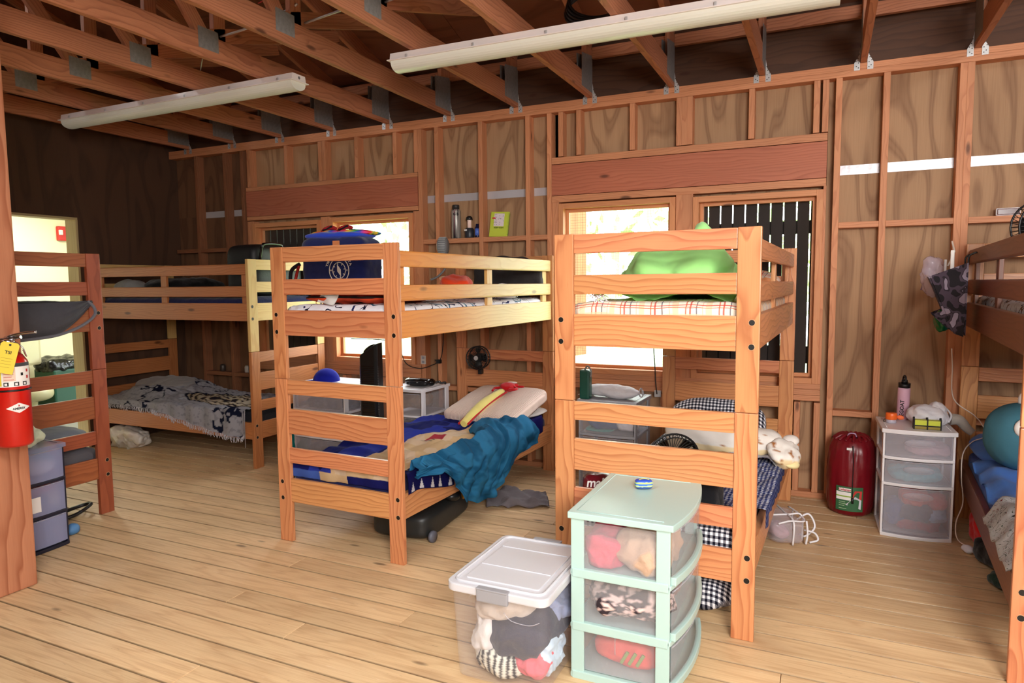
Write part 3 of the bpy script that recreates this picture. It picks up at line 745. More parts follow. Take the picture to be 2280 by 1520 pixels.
# ribbed contour pillow
rib=N
def ribbed():
    m,nt,bb=newmat('ribbed_pillow'); tc=N(nt,'ShaderNodeTexCoord'); w=N(nt,'ShaderNodeTexWave',i_Scale=26.0,i_Distortion=.6); nt.links.new(tc.outputs['Object'],w.inputs['Vector'])
    bb.inputs['Base Color'].default_value=C(232,206,190); bb.inputs['Roughness'].default_value=.85; bump(nt,bb,w.outputs['Fac'],.7,.006); return m
p=bp('b',.585,1.62,.57); tilt=Euler((math.radians(13),0,math.radians(-4)+ba('b')))
b=B().blob((0,0,0),(.31,.30,.058),p=9,pz=5,nz=.008,ns=4,sub=5); pl=b.build('pillow',ribbed(),loc=p,rot=tilt); tag(pl,'cream ribbed memory foam pillow at the head of the blue blanket bunk','pillow')
b=B().blob((0,0,0),(.32,.2,.03),p=4,pz=2.4,nz=.01,ns=5,sub=4); o=b.build('cushion',cloth('quilted_white',(222,214,208),.5,40),loc=bp('b',.56,1.815,.50),rz=ba('b')); tag(o,'flat white quilted pillow peeking out under the ribbed pillow','pillow')
# plush toy: yellow belly snake body, red claws/head
t=thing('plush_toy','long yellow and red plush creature lying across the ribbed pillow','toy',bp('b',.60,1.62,.665),ba('b')+math.radians(12))
pts=[(-.13,-.44,-.15),(-.10,-.33,-.105),(-.06,-.2,-.055),(-.02,-.07,-.022),(.02,.05,.005)]
b=B().tube(pts,lambda q:.026+.012*math.sin(q*PI),12); b.build('belly',cloth('yellow_plush',(222,206,120),.3,50),t)
b=B(); 
for s_ in(-1,1): b.tube([(x+s_*.034,y,z+.0) for x,y,z in pts],.008,8)
b.build('red_piping',cloth('red_plush',(178,20,24),.3,60),t)
M_redp=cloth('red_plush_body',(186,18,26),.3,60)
b=B().blob((.045,.105,.035),(.062,.07,.035),nz=.012,ns=20,sub=3).blob((.075,.175,.035),(.04,.035,.02),sub=3).blob((.13,.16,.03),(.035,.013,.01),sub=2).blob((-.03,.07,.03),(.03,.013,.01),sub=2); b.build('head',M_redp,t)
B().tube([(.09,.10,.04),(.13,.06,.03),(.12,.01,.03),(.08,.02,.028)],.009,8).build('claw',M_redp,t)
B().tube([(.0,.08,.035),(-.04,.05,.03),(-.045,.0,.02)],.008,8).build('claw',M_redp,t)
B().blob((.07,.15,.062),(.04,.012,.008),sub=3).build('collar',cloth('white_plush',(230,225,215),.3,60),t)
# dark clip fan on head rail
def clip_fan(name,label,loc,rz,r,m,m2,tiltx=0,depth=.06):
    t=thing(name,label,'fan',loc,rz)
    b=B(); b.tube([(r*math.cos(a*PI/12),-depth/2,r*math.sin(a*PI/12)) for a in range(24)],.005,8,closed=True,sub=1)
    b.tube([(r*math.cos(a*PI/12),depth/2,r*math.sin(a*PI/12)) for a in range(24)],.005,8,closed=True,sub=1)
    for i in range(36):
        a=2*PI*i/36; ca,sa=math.cos(a),math.sin(a)
        b.tube([(r*.2*ca,-depth*.75,r*.2*sa),(r*.75*ca,-depth*.7,r*.75*sa),(r*ca,-depth/2,r*sa),(r*ca,depth/2,r*sa),(r*.5*ca,depth*.7,r*.5*sa)],.0016,4,sub=2)
    for q in (.45,.72): b.tube([(r*q*math.cos(a*PI/12),-depth*.74,r*q*math.sin(a*PI/12)) for a in range(24)],.0016,5,closed=True,sub=1)
    b.build('cage',m,t)
    B().cyl((0,-depth*.8,0),(0,-depth*.68,0),r*.2).build('badge',m2,t)
    b=B()
    for i in range(4):
        a=i*PI/2
        b.sheet(lambda s,q,a=a:Vector(((r*.15+s*r*.7)*math.cos(a+q*.9-.45),(.012*(q-.5)*2),(r*.15+s*r*.7)*math.sin(a+q*.9-.45))),6,6,th=.0015)
    b.build('blade',m,t)
    b=B().cyl((0,depth*.2,0),(0,depth+.05,0),r*.4,r*.28); b.build('motor',m,t)
    b=B().tube([(0,depth*.8,-r*.3),(0,depth*.9,-r*.8),(.0,depth*.8,-r*1.25)],.008,8).box((0,depth*.8,-r*1.3),(.03,.05,.04),.004); b.build('clip',m,t)
    return t
clip_fan('clip_fan','small black clip fan on the head rail above the ribbed pillow',bp('b',.30,BL-.19,.90),ba('b')+math.radians(6),.090,M_black,M_galvl)
# ---- bed B, upper bunk
b=B().blob((0,0,0),(.33,.36,.03),p=4,pz=2.2,nz=.03,ns=5,sub=5,colf=lambda q: C(206,72,36) if q.z<.0 else (C(40,30,28) if q.z<.45 else C(190,62,36)))
o=b.build('sleeping_bag',M_vc,loc=bp('b',.43,.41,1.414),rz=ba('b')); tag(o,'rust orange and dark brown sleeping bag under the navy camp bag','sleeping bag')
o=B().sheet(lambda s,t:Vector(((s-.5)*.12+.03*t,.006*math.sin(s*6+t*3)+.01*t,(t-.5)*.06-.02*s)),12,8,th=.002).build('paper_tag',M_whp,loc=bp('b',.36,.040,1.425),rz=ba('b')); tag(o,'crumpled white paper tag hanging out at the foot of the doodle sheet','paper')
# navy camp bag
t=thing('duffel_bag','navy camp tote with a white compass emblem, standing on the top bunk','bag',bp('b',.165,.30,1.459),ba('b')+math.radians(2))
M_bag=cloth('bag_navy',(20,28,78),.3,20); M_bagb=cloth('bag_royal',(36,66,190),.3,20)
b=B().blob((0,.13,.155),(.235,.125,.165),p=6,pz=6,nz=.012,ns=6,sub=5,flat=-.165); b.build('bag_body',M_bag,t)
b=B().blob((-.01,.13,.325),(.212,.12,.030),p=5,pz=2.2,nz=.008,ns=8,sub=4); b.build('lid',M_bagb,t)
M_tie=vcol('tie_dye_trim')
tie=[C(230,60,60),C(240,200,60),C(60,170,80),C(60,80,200),C(230,70,130)]
b=B().blob((.0,.17,.342),(.222,.115,.028),p=4,pz=2.2,nz=.01,ns=8,sub=4,colf=lambda q:tie[int((q.x*5+q.y*3+12+2*nz(q.x*4,q.y*4)))%5]); b.build('tie_dye_panel',M_tie,t)
for dx in (-.075,.045):
    b=B().tube([(dx-.03,.07,.35),(dx-.01,.08,.368),(dx+.02,.1,.378),(dx+.045,.12,.37)],lambda q:.009+.005*math.sin(q*PI),10,col=C(140,24,30)).tube([(dx-.02,.066,.358),(dx+.03,.095,.385)],.007,8,col=C(20,16,20)); b.build('rope_handle',M_tie,t)
b=B().tube([(-.24,.02,.16),(-.29,-.0,.12),(-.30,0,.04),(-.27,0,-.0),],.012,8,col=C(26,22,26)).tube([(-.245,.02,.155),(-.25,.0,.10),(-.27,0,.03)],.009,8,col=C(150,34,30)); b.build('side_strap',M_tie,t)
B().box((.06,-.003,.275),(.05,.004,.03),.001).build('leather_tab',plain('tan_leather',(196,120,74),.6),t)
M_print=plain('cream_print',(226,214,196),.8)
def ring(cx,cz,r,w,y=-.004,n=48): return B().tube([(cx+r*math.cos(2*PI*i/n),y,cz+r*math.sin(2*PI*i/n)) for i in range(n)],w,5,closed=True,sub=1)
em=ring(.075,.115,.072,.0028,-.002); em.tube([(.075+.047*math.cos(2*PI*i/48),-.002,.115+.047*math.sin(2*PI*i/48)) for i in range(48)],.0022,5,closed=True,sub=1)
for i in range(8):
    a=i*PI/4+.2; em.box((.075+.04*math.cos(a),-.002,.115+.04*math.sin(a)),(.004,.002,.009),R=Matrix.Rotation(PI/2-a,3,'Y'))
em.prism([(-.013,.0),(0,.038),(.013,0),(0,-.038)],-.0015,.0015,Matrix.Translation((.075,-.002,.115))@Matrix.Rotation(-.35,4,'Y')@Matrix.Rotation(PI/2,4,'X'))
em.build('compass_emblem',M_print,t)
fm=face(-PI/2,.075,-.003,.115)
for s_,a0 in (('YMCA',2.80),('RATA',1.0)):
    for i,ch in enumerate(s_):
        a=a0-i*.20
        text('emblem_letter',ch,.024,M_print,t,fm@Matrix.Rotation(a-PI/2,4,'Z')@Matrix.Translation((0,.092,0)),bold=.0006)
for s_,a0 in (('RE',-2.45),('DO',-.9)):
    for i,ch in enumerate(s_): text('emblem_letter',ch,.02,M_print,t,fm@Matrix.Rotation(a0+i*.2+PI/2,4,'Z')@Matrix.Translation((0,-.09,0)),bold=.0006)
for ch,a in (('N',PI/2),('W',PI),('E',0)): text('emblem_letter',ch,.014,M_print,t,fm@Matrix.Translation((.059*math.cos(a),.059*math.sin(a),0)),bold=.0003)
# black box beside the bag
o=B().box((0,0,.06),(.12,.10,.13),.01).build('black_box',M_black,loc=bp('b',.15,.75,1.385),rz=ba('b')); tag(o,'small black box behind the bag strap on the doodle sheet','box')
# orange shirt, white sheet bunch, charcoal pillow, grey fan
b=B().blob((0,0,0),(.11,.16,.075),p=2.4,nz=.03,ns=9,sub=4,flat=-.085); o=b.build('orange_sweater',cloth('orange_red_cloth',(236,70,28),.6,20),loc=bp('b',.58,1.08,1.475),rz=ba('b')+.5); tag(o,'crumpled orange red sweater on the top bunk behind the pale guard rail','clothing')
b=B().blob((0,0,0),(.035,.03,.018),nz=.01,ns=9,sub=3); o=b.build('peach_sock',cloth('peach_cloth',(240,196,150),.5,30),loc=bp('b',.50,1.03,1.525),rz=ba('b')); tag(o,'peach and white cloth on top of the orange sweater','clothing')
b=B().blob((0,0,0),(.25,.20,.05),p=2.4,nz=.05,ns=5,sub=5,flat=-.04); o=b.build('bunched_sheet',M_doodle,loc=bp('b',.60,1.50,1.425),rz=ba('b')); tag(o,'bunched white doodle sheet in front of the charcoal pillow','sheet')
b=B().blob((0,0,0),(.30,.07,.16),p=3,nz=.03,ns=4,sub=5); o=b.build('charcoal_pillow',plain('speckled_charcoal',(46,42,42),.95,0,.8,70,.9),loc=bp('b',.55,BL-.14,1.54),rot=Euler((-.15,0,ba('b')))); tag(o,'speckled charcoal fleece pillow leaning on the head of the top bunk','pillow')
M_gfan=plain('grey_fan_plastic',(120,122,124),.5)
def drumfan(label,loc,rz,s=1,m=M_gfan):
    t=thing('clip_fan',label,'fan',loc,rz)
    b=B().lathe([(.0,-.04),(.045,-.04),(.062,-.03),(.066,0),(.062,.03),(.04,.04),(0,.04)],M=Matrix.Rotation(PI/2,4,'Y')@Matrix.Scale(s,4)); b.build('housing',m,t)
    b=B()
    for i in range(24):
        a=2*PI*i/24; b.box((.0,.0665*math.cos(a)*s,.0665*math.sin(a)*s),(.05*s,.004,.004),R=Matrix.Rotation(a,3,'X'))
    b.build('ribs',plain('light_grey',(170,172,172),.5),t)
    b=B().tube([(.0,0,-.06*s),(.02,0,-.15*s),(-.04,0,-.22*s),(-.11,.0,-.25*s)],.008*s,8); b.build('neck',m,t); return t
drumfan('small ribbed grey fan on a bent stem at the head of the doodle bunk',bp('b',-.07,BL-.10,1.80),ba('b')+.35,1.1)
# ---- under bed B
b=B().blob((0,0,0),(.20,.33,.085),p=6,pz=5,sub=5,flat=-.085); o=b.build('storage_bin',plain('dark_bin',(36,38,38),.45,0,.1,30),loc=bp('b',.60,.60,.087),rz=ba('b')+.12); tag(o,'dark low storage bag pushed under the blue blanket bunk','bag')
b=B().blob((0,0,0),(.05,.06,.035),nz=.012,ns=12,sub=3); o=b.build('shoe',M_black,loc=bp('b',.80,.62,.2),rz=ba('b')); tag(o,'small black shoe lying on the dark bag under the blue bunk','shoe')
b=B().blob((0,0,0),(.022,.02,.03),nz=.008,ns=30,sub=3); o=b.build('gold_ornament',plain('gold_brown',(170,120,40),.35,.6),loc=bp('b',.86,.66,.20)); tag(o,'tiny gold brown trinket hanging at the corner of the dark bag','trinket')
b=B().lathe([(0,-.012),(.032,-.012),(.035,0),(.032,.012),(0,.012)],M=Matrix.Rotation(PI/2,4,'Y')); o=b.build('wheel',plain('grey_wheel',(96,98,110),.5),loc=bp('b',.84,.34,.036),rz=ba('b')); tag(o,'round grey wheel at the near corner of the dark bag','wheel')
b=B().sheet(lambda s,t:Vector(((s-.5)*.42,(t-.5)*.34,.016+.05*max(0,nz(s*3,t*3,2))+.05*math.exp(-((s-.35)**2+(t-.6)**2)*9)+.010*math.sin(s*16+t*9))) if True else None,40,32,th=.004)
o=b.build('grey_towel',cloth('grey_cloth',(150,140,144),.5,24),loc=bp('b',.95,1.22,.0),rz=ba('b')+.5); tag(o,'grey cloth lying on the floor beyond the blue blanket bunk','towel')
# ------------------------------------------------------------ bed A, upper bunk
GN=cloth('lime_green_fleece',(178,250,150),.5,10,var=.15)
b=B().blob((0,0,0),(.24,.34,.15),p=2.6,nz=.06,ns=4,seed=3,sub=5,flat=-.11)
def peak(b_):
    for v in b_.bm.verts:
        x,y,z=v.co
        v.co.z+= .10*math.exp(-((x-.12)/.07)**2-((y+.0)/.12)**2)*(1 if z>0 else 0)
        v.co.z-= .03*math.exp(-((x+.02)/.05)**2)*(1 if z>0 else 0)
peak(b); b.bm.normal_update()
for v in b.bm.verts:
    p=v.co*3.2+Vector((5,2,0)); n=(1-2*abs(noise.noise(p)))*.6+(1-2*abs(noise.noise(p*2.1)))*.3; v.co+=v.normal*(n-.6)*.05
t=thing('fleece_blanket','heap of lime green fleece blanket on the plaid top bunk','blanket',bp('a',.45,.58,1.515),ba('a'))
b.build('blanket_heap',GN,t)
B().sheet(lambda s,q:Vector((-.30+s*.62,-.50+q*.36,-.085+.03*nz(s*4,q*3,1)+.02*math.sin(s*11+q*4)+.05*q)),50,30,th=.012).build('blanket_fold',GN,t)
B().blob((-.20,-.10,-.02),(.09,.12,.07),nz=.025,ns=8,sub=4).build('blanket_lobe',GN,t)
o=B().tube([(0,0,0),(.02,.03,.03),(.05,.03,.045),(.07,0,.02)],lambda q:.022-.006*q,10,col=C(60,30,130)).blob((.02,.02,.06),(.018,.018,.014),sub=3,col=C(230,40,40)).build('plush_toy',M_vc,loc=bp('a',.155,.62,1.455),rz=ba('a')); tag(o,'purple and red plush bit poking from the green fleece','toy')
o=B().blob((0,0,0),(.05,.07,.04),nz=.012,ns=12,sub=3).build('tan_plush',cloth('tan_plush',(190,140,90),.5,60),loc=bp('a',.12,.80,1.45),rz=ba('a')); tag(o,'small tan plush beside the purple toy on the plaid bunk','toy')
o=B().blob((0,0,0),(.29,.17,.075),p=3,pz=2.2,nz=.015,ns=5,sub=5).build('plaid_pillow',M_plaid,loc=bp('a',.52,BL-.26,1.48),rot=Euler((.25,0,ba('a')))); tag(o,'plaid pillow at the window end of the green blanket bunk','pillow')
o=B().blob((0,0,0),(.07,.12,.05),nz=.02,ns=10,sub=4).build('orange_cushion',cloth('orange_cloth',(226,140,70),.5,24),loc=bp('a',.76,BL-.60,1.46),rz=ba('a')); tag(o,'small orange cloth beside the plaid pillow behind the guard rail','cushion')
b=B()
for i in range(9): b.tube([(.05*math.cos(i*2.1+k*1.3)*(1-.2*k%2),.012*math.sin(i+k),.02*math.sin(i*1.7+k*1.9)) for k in range(5)],.0016,5)
o=b.build('lace_scarf',M_whited,loc=bp('a',.19,.065,1.415),rz=ba('a')); tag(o,'little tangle of white lace at the foot of the plaid sheet','scarf')
# ---- bed A lower bunk
o=B().blob((0,0,0),(.30,.07,.17),p=3,pz=3,nz=.012,ns=4,sub=5).build('gingham_pillow',M_ging,loc=bp('a',.46,1.60,.575),rot=Euler((-.55,0,ba('a')+.05))); tag(o,'black and white gingham pillow propped at the head of the lower bunk','pillow')
t=thing('plush_pillow','long white plush animal pillow with brown spots across the lower bunk','pillow',bp('a',.55,1.22,.575),ba('a')+math.radians(-6))
def spots(q):
    n=nz(q.x*3.2,q.y*2.5+3,q.z*2,2)
    return C(170,110,60) if n>.52 else (C(240,234,226) if q.z>-.3 else C(236,214,170))
b=B().blob((0,0,0),(.34,.11,.10),p=2.6,nz=.02,ns=6,sub=5,colf=spots); b.build('plush_body',M_vc,t)
B().blob((.35,-.05,-.035),(.09,.10,.075),nz=.035,ns=9,sub=4,colf=spots).build('plush_head',M_vc,t)
B().blob((.40,-.09,-.085),(.04,.05,.022),nz=.01,ns=9,sub=3,col=C(240,226,170)).build('muzzle',M_vc,t)
B().blob((.37,.03,.02),(.045,.04,.03),nz=.012,sub=3,col=C(236,230,224)).build('ear',M_vc,t)
clip=thing('table_fan','black round desk fan lying tilted on the gingham lower bunk','fan',bp('a',.37,.78,.535),rot=Euler((math.radians(-38),0,ba('a'))))
b=B(); r=.135
for y_ in (-.02,.03): b.tube([(r*math.cos(a*PI/16),y_,r*math.sin(a*PI/16)) for a in range(32)],.006,8,closed=True,sub=1)
for i in range(40):
    a=2*PI*i/40; b.tube([(r*.25*math.cos(a),-.045,r*.25*math.sin(a)),(r*.7*math.cos(a),-.04,r*.7*math.sin(a)),(r*math.cos(a),-.02,r*math.sin(a)),(r*math.cos(a),.03,r*math.sin(a))],.0022,5,sub=2)
b.build('cage',M_black,clip)
b=B().lathe([(0,.045),(.06,.045),(.10,.036),(r-.004,.028),(r-.004,.024),(0,.024)],M=Matrix.Rotation(-PI/2,4,'X')); b.build('rear_housing',M_blackg,clip)
B().cyl((0,-.05,0),(0,-.04,0),r*.26).build('hub',M_blackg,clip)
b=B()
for i in range(5):
    a0=2*PI*i/5; b.sheet(lambda s,q,a0=a0:Vector(((.03+s*.09)*math.cos(a0+q*.8),.0+.02*(q-.5),(.03+s*.09)*math.sin(a0+q*.8))),6,6,th=.0015)
b.build('blade',plain('pale_blade',(214,196,170),.5),clip)
B().box((0,.0,-.16),(.12,.09,.02),.006).tube([(-.05,0,-.155),(-.05,.0,-.12)],.008).tube([(.05,0,-.155),(.05,.0,-.12)],.008).build('stand',M_black,clip)
# sheet spill right side
def spill(s,q):
    v=.30+q*1.15; zt=.47+.012*nz(v*7,s*5); wid=.26; dr=.075+.03*nz(v*5,2); d=s*(wid+dr); top=W-.008
    if d<wid: return Vector((top-wid+d,v,zt+.01*nz(d*20,v*12)))
    return Vector((top+.014+.01*abs(math.sin(v*22)),v,zt-(d-wid)))
o=bed_obj(B().sheet(spill,50,120,th=.004),'a','gingham_sheet',M_gingb,'blue and white gingham sheet creeping over the lower bunk rail beside the strapped bag','sheet')
o=bed_obj(B().sheet(lambda s,q:Vector((.60+s*.30,1.06+q*.24,.515+.02*nz(s*5,q*5)-(.06*sm(.75,1,s)))),24,20,th=.006),'a','white_ruffle',M_whited,'white ruffled cloth corner beneath the spotted plush pillow','cloth')
# red bag with script at the foot of the lower bunk
t=thing('snack_bag','dark red bag with white script lettering seen at the foot of the lower bunk','bag',bp('a',.19,.16,.50),ba('a'))
B().blob((0,0,.035),(.11,.07,.055),p=3,nz=.015,ns=9,sub=4).build('bag_body',plain('dark_red_film',(110,20,36),.3,0,.5,24),t)
text('lettering','mal',.06,M_whp,t,face(-PI/2,-.025,-.071,.06)@Matrix.Rotation(.12,4,'Z')@Matrix(((1,.25,0,0),(0,1,0,0),(0,0,1,0),(0,0,0,1))),bold=.0012)
B().tube([(-.075,-.073,.022),(-.03,-.075,.026),(.01,-.073,.034)],.0022,5).build('underline',M_whp,t)
o=B().blob((0,0,0),(.10,.09,.055),p=2.6,nz=.03,ns=10,sub=4).build('pink_cloth',cloth('crimson_cloth',(190,40,66),.6,24),loc=bp('a',.37,.18,.53),rz=ba('a')); tag(o,'crimson cloth heaped right of the red script bag','clothing')
o=B().blob((0,0,0),(.07,.07,.04),p=2.2,nz=.03,ns=12,sub=4).build('lilac_cloth',cloth('lilac_cloth',(200,180,196),.6,24),loc=bp('a',.48,.13,.505),rz=ba('a')); tag(o,'lilac grey cloth between the crimson cloth and the mint drawers','clothing')
o=B().blob((0,0,0),(.07,.10,.11),p=3,nz=.015,ns=8,sub=4).build('black_pouch',cloth('black_cloth',(18,18,22),.5,24),loc=bp('a',.645,.20,.54),rz=ba('a')); tag(o,'black pouch standing on the gingham bunk just right of the mint drawers','pouch')
b=B().sheet(lambda s,q:Vector((.12+s*.66,.12+q*.5,.10+.05*nz(s*4,q*4,2)+.03*math.sin(s*9+q*3))),50,40,th=.008); 
o=bed_obj(B().blob((.56,.34,.10),(.25,.22,.095),p=3,nz=.02,ns=6,sub=5,flat=-.095),'a','quilt',M_ging,'folded black gingham quilt stored on the floor under the lower bunk','blanket')
# ---- storage beside bed A at the window: grey organizer with rolled towel and green bottle
def drawer_unit(name,label,loc,rz,w,d,h,levels,mf,mc,front='-y',bulge=.03,cat='drawers',handles=True,contents=None,rail=.022,lidt=.025,group=None,lip=False):
    """translucent drawer tower: frame posts, lid, shelves, drawers with bowed fronts. local: x width, y depth (front at -y)"""
    t=thing(name,label,cat,loc,rz,group)
    def bow(hw,y0,bl,n=14): return [(-hw+2*hw*i/n, y0-bl*(1-(2*i/n-1)**2)) for i in range(n+1)]
    def plate(z0,z1,out,m,nm,inset=0):
        pts=bow(w/2+out-inset,-d/2-out,bulge)+[(w/2+out-inset,d/2+out),(-w/2-out+inset,d/2+out)]
        return B().prism(pts,z0,z1,bev=.004).build(nm,m,t)
    lid=plate(h-lidt,h,.008,mf,'lid')
    rimp=[(-w/2+.02,-d/2+.03),(-w/2+.02,d/2-.02),(w/2-.02,d/2-.02),(w/2-.02,-d/2+.03)]
    B().tube([(x,y,h) for x,y in rimp],.002,6,sub=1).build('lid_groove',mf,lid)
    plate(0.0,.02,.0,mf,'base')
    for z in levels[1:-1]: plate(z-.009,z+.009,.0,mf,'shelf')
    b=B()
    for sx in (-1,1):
        for yy,wd in ((-d/2+.028,.05),(d/2-.028,.05)):
            B().box((sx*(w/2-.006),yy,h/2),(.012,wd,h-.03),.003,'z').build('corner_post',mf,t)
    B().box((0,d/2-.004,h/2),(w-.03,.006,h-.04)).build('back_panel',mc,t)
    for i,(z0,z1) in enumerate(zip(levels,levels[1:])):
        z0+=.012; z1-=.012 if i<len(levels)-2 else .026
        hw=w/2-.014
        f=bow(hw,-d/2-.004,bulge); bi=[(x,y+.004) for x,y in f][::-1]
        dr=B().prism(f+bi,z0,z1).build('drawer',mc,t)
        B().box((-hw,0,(z0+z1)/2-.004),(.003,d-.03,z1-z0-.012)).box((hw,0,(z0+z1)/2-.004),(.003,d-.03,z1-z0-.012)).box((0,0,z0+.002),(2*hw,d-.03,.003)).build('drawer_tray',mc,dr)
        # lip highlight line at rim
        B().tube([(x,y-.001,z1-.003) for x,y in f],.003,5,sub=1).build('drawer_rim',M_clearm,dr)
        if lip:
            g_=[(x*1.01,y-.012) for x,y in f]; B().prism(g_+[(x,y+.010) for x,y in f][::-1],z0-.004,z0+.026,bev=.004).build('drawer_lip',mf,dr)
        if handles is True:
            hz=z1-.045; q=[( .075*math.cos(a*PI/10), 0, .02*math.sin(a*PI/10)) for a in range(20)]
            yb=-d/2-.006-bulge*.93
            B().tube([(x,yb,hz+z) for x,_,z in q],.004,6,closed=True,sub=1).build('handle_rim',M_clearm,dr)
            B().blob((0,yb,hz+.003),(.074,.009,.019),sub=3).build('handle_cup',M_clearm,dr)
    return t
def crump(loc_r,seed,flat,colf):
    r=loc_r; sc=min(r); b=B().blob((0,0,0),r,p=3,sub=5,colf=colf)
    b.bm.normal_update()
    for v in b.bm.verts:
        p=v.co*(.55/sc)*.6+Vector((seed*3.1,seed*1.7,0)); n=0; am=1
        for k in range(3): n+=am*(1-2*abs(noise.noise(p*(1.9**k)*1.3))); am*=.5
        v.co+=v.normal*(n-.8)*sc*.42
        if flat and v.co.z<-r[2]*.85: v.co.z=-r[2]*.85
    return b
def bundle(loc,r,c,label,nm='folded_clothes',seed=0,rz=0,nzs=.35,cat='clothing',flat=True,m=None):
    sc=min(r)
    b=crump(r,seed,flat,c if callable(c) else None)
    o=b.build(nm,m or (M_vc if callable(c) else cloth(nm+str(seed),c,.6,26)),loc=loc,rz=rz); return tag(o,label,cat)
drawer_unit('storage_cart','grey translucent drawer cart by the window holding the rolled towel',(-1.31,4.52,0),math.radians(-2),.40,.36,.70,[.02,.24,.46,.69],M_grey,M_clear,bulge=.012,handles=False)
t=thing('rolled_towel','rolled white grey towel lying on the grey drawers under the bright window','towel',(-1.31,4.46,.70),math.radians(-6))
b=B()
b.blob((0,0,.048),(.20,.062,.048),p=2.8,pz=2,nz=.012,ns=8,sub=5,flat=-.046); b.build('towel_roll',cloth('grey_white_towel',(206,202,206),.6,30),t)
B().tube([(.198+.0015*i,.0+.04*math.cos(i*.7)*(1-i/22),.048+.036*math.sin(i*.7)*(1-i/22)) for i in range(18)],.004,6).build('rolled_end',cloth('towel_edge',(178,174,178),.4,30),t)
B().sheet(lambda s,q:Vector((-.24+s*.10,-.05+q*.1,.010+.012*nz(s*3,q*3))),14,14,th=.006).build('loose_corner',cloth('grey_white_towel2',(200,196,200),.6,30),t)
t=thing('water_bottle','dark green bottle with a clip cap at the left end of the grey drawers','bottle',(-1.475,4.38,.70))
B().box((0,0,.10),(.07,.07,.20),.012).build('bottle_body',plain('dark_green',(16,74,62),.35),t)
B().tube([(.0,-.02,.2),(.02,-.02,.225),(.045,-.02,.19),(.04,-.02,.15)],.006).build('clip',M_galv,t)
for i,(x,z,r_,c_,lb) in enumerate(((-1.37,.525,(.11,.09,.045),(60,84,120),'navy folded shirt in the top drawer of the grey cart'),(-1.20,.53,(.07,.09,.05),(226,220,226),'white plastic wrapped item in the top drawer of the grey cart'),(-1.40,.475,(.10,.10,.01),(80,160,150),'teal folder lying in the top drawer of the grey cart'))):
    bundle((x,4.5,z),r_,c_,lb,seed=i)
# clear tote of clothes, foreground
t=thing('storage_tote','clear plastic tote with a pale grey latched lid in the foreground','storage bin',(-1.058,2.37,0),math.radians(0))
def rr(hw,hd,r,n=5):
    P_=[]
    for sx,sy,a0 in ((1,1,0),(-1,1,PI/2),(-1,-1,PI),(1,-1,1.5*PI)):
        for i in range(n+1): a=a0+i*PI/2/n; P_.append((sx*(hw-r)+r*math.cos(a),sy*(hd-r)+r*math.sin(a)))
    return P_
b=B(); prof=[(.170,.215,.004),(.180,.225,.012),(.185,.232,.12),(.194,.245,.36)]
rings=[[b.bm.verts.new((x,y,z)) for x,y in rr(hw,hd,.035)] for hw,hd,z in prof]
for a_,c_ in zip(rings,rings[1:]):
    n=len(a_)
    for i in range(n): f=b.bm.faces.new((a_[i],a_[(i+1)%n],c_[(i+1)%n],c_[i])); f.smooth=True
b.bm.faces.new(rings[0][::-1]); b.build('tub',M_clear,t)
M_lid=plain('pale_grey_lid',(204,204,210),.35,0,.05,20)
lid=B().prism(rr(.205,.262,.04),.352,.384,bev=.006).build('lid',M_lid,t)
B().tube([(x,y,.386) for x,y in rr(.178,.235,.03)],.006,8,closed=True,sub=1).build('lid_rim',M_lid,lid)
B().prism(rr(.150,.20,.012),.383,.389,bev=.002).build('lid_panel',M_lid,lid)
B().box((0,-.07,.3905),(.29,.005,.004),.001).box((0,.12,.3905),(.29,.005,.004),.001).build('lid_rib',M_lid,lid)
B().box((-.004,-.266,.362),(.125,.016,.046),.005).box((-.004,-.262,.386),(.125,.026,.008),.003).build('latch',M_grey,t)
B().box((-.0,.264,.362),(.125,.014,.046),.005).box((-.0,.262,.387),(.125,.022,.006),.002).build('latch',M_grey,t)
B().tube([(-.11,-.2445,.335),(-.09,-.246,.352)],.0015,4,sub=1).tube([(.03,-.2425,.30),(.06,-.243,.275),(.13,-.2435,.272),(.17,-.243,.29)],.0018,5,sub=3).build('moulded_line',M_clearm,t)
tl='inside the clear foreground tote'
bundle((-1.10,2.38,.26),(.125,.19,.06),(214,200,190),'beige shirt heaped at the top '+tl,seed=2)
bundle((-1.15,2.36,.14),(.06,.18,.11),(224,218,216),'white towel standing along the left '+tl,nm='folded_towel',seed=3,cat='towel')
bundle((-1.03,2.36,.165),(.13,.18,.08),(60,60,76),'slate grey sweater across the middle '+tl,seed=4)
bundle((-.94,2.42,.24),(.07,.12,.05),(150,158,190),'pale blue grey cloth at upper right '+tl,seed=5)
def stripes(q): return C(60,58,62) if math.sin(q.x*26+q.y*5)>.1 else C(224,220,206)
bundle((-1.085,2.27,.065),(.10,.10,.055),stripes,'black and white striped shirt at the bottom front '+tl,seed=6)
bundle((-.955,2.245,.075),(.055,.06,.065),(224,110,120),'pink crumpled cloth at the bottom right front '+tl,seed=7,nzs=.6)
bundle((-.915,2.30,.10),(.035,.08,.08),(196,214,232),'pale blue cloth against the right side '+tl,seed=8)
bundle((-.99,2.22,.125),(.02,.018,.02),(240,130,60),'tiny orange scrap above the pink cloth '+tl,seed=9,nm='cloth_scrap')
# mint drawers, front faces +x
t=drawer_unit('storage_cart','mint green three drawer cart in the foreground with a striped soap box on top',(-.655,2.597,0),math.radians(90),.555,.375,.642,[.02,.205,.41,.64],M_mint,M_clear,bulge=.035,handles=False,lip=True)
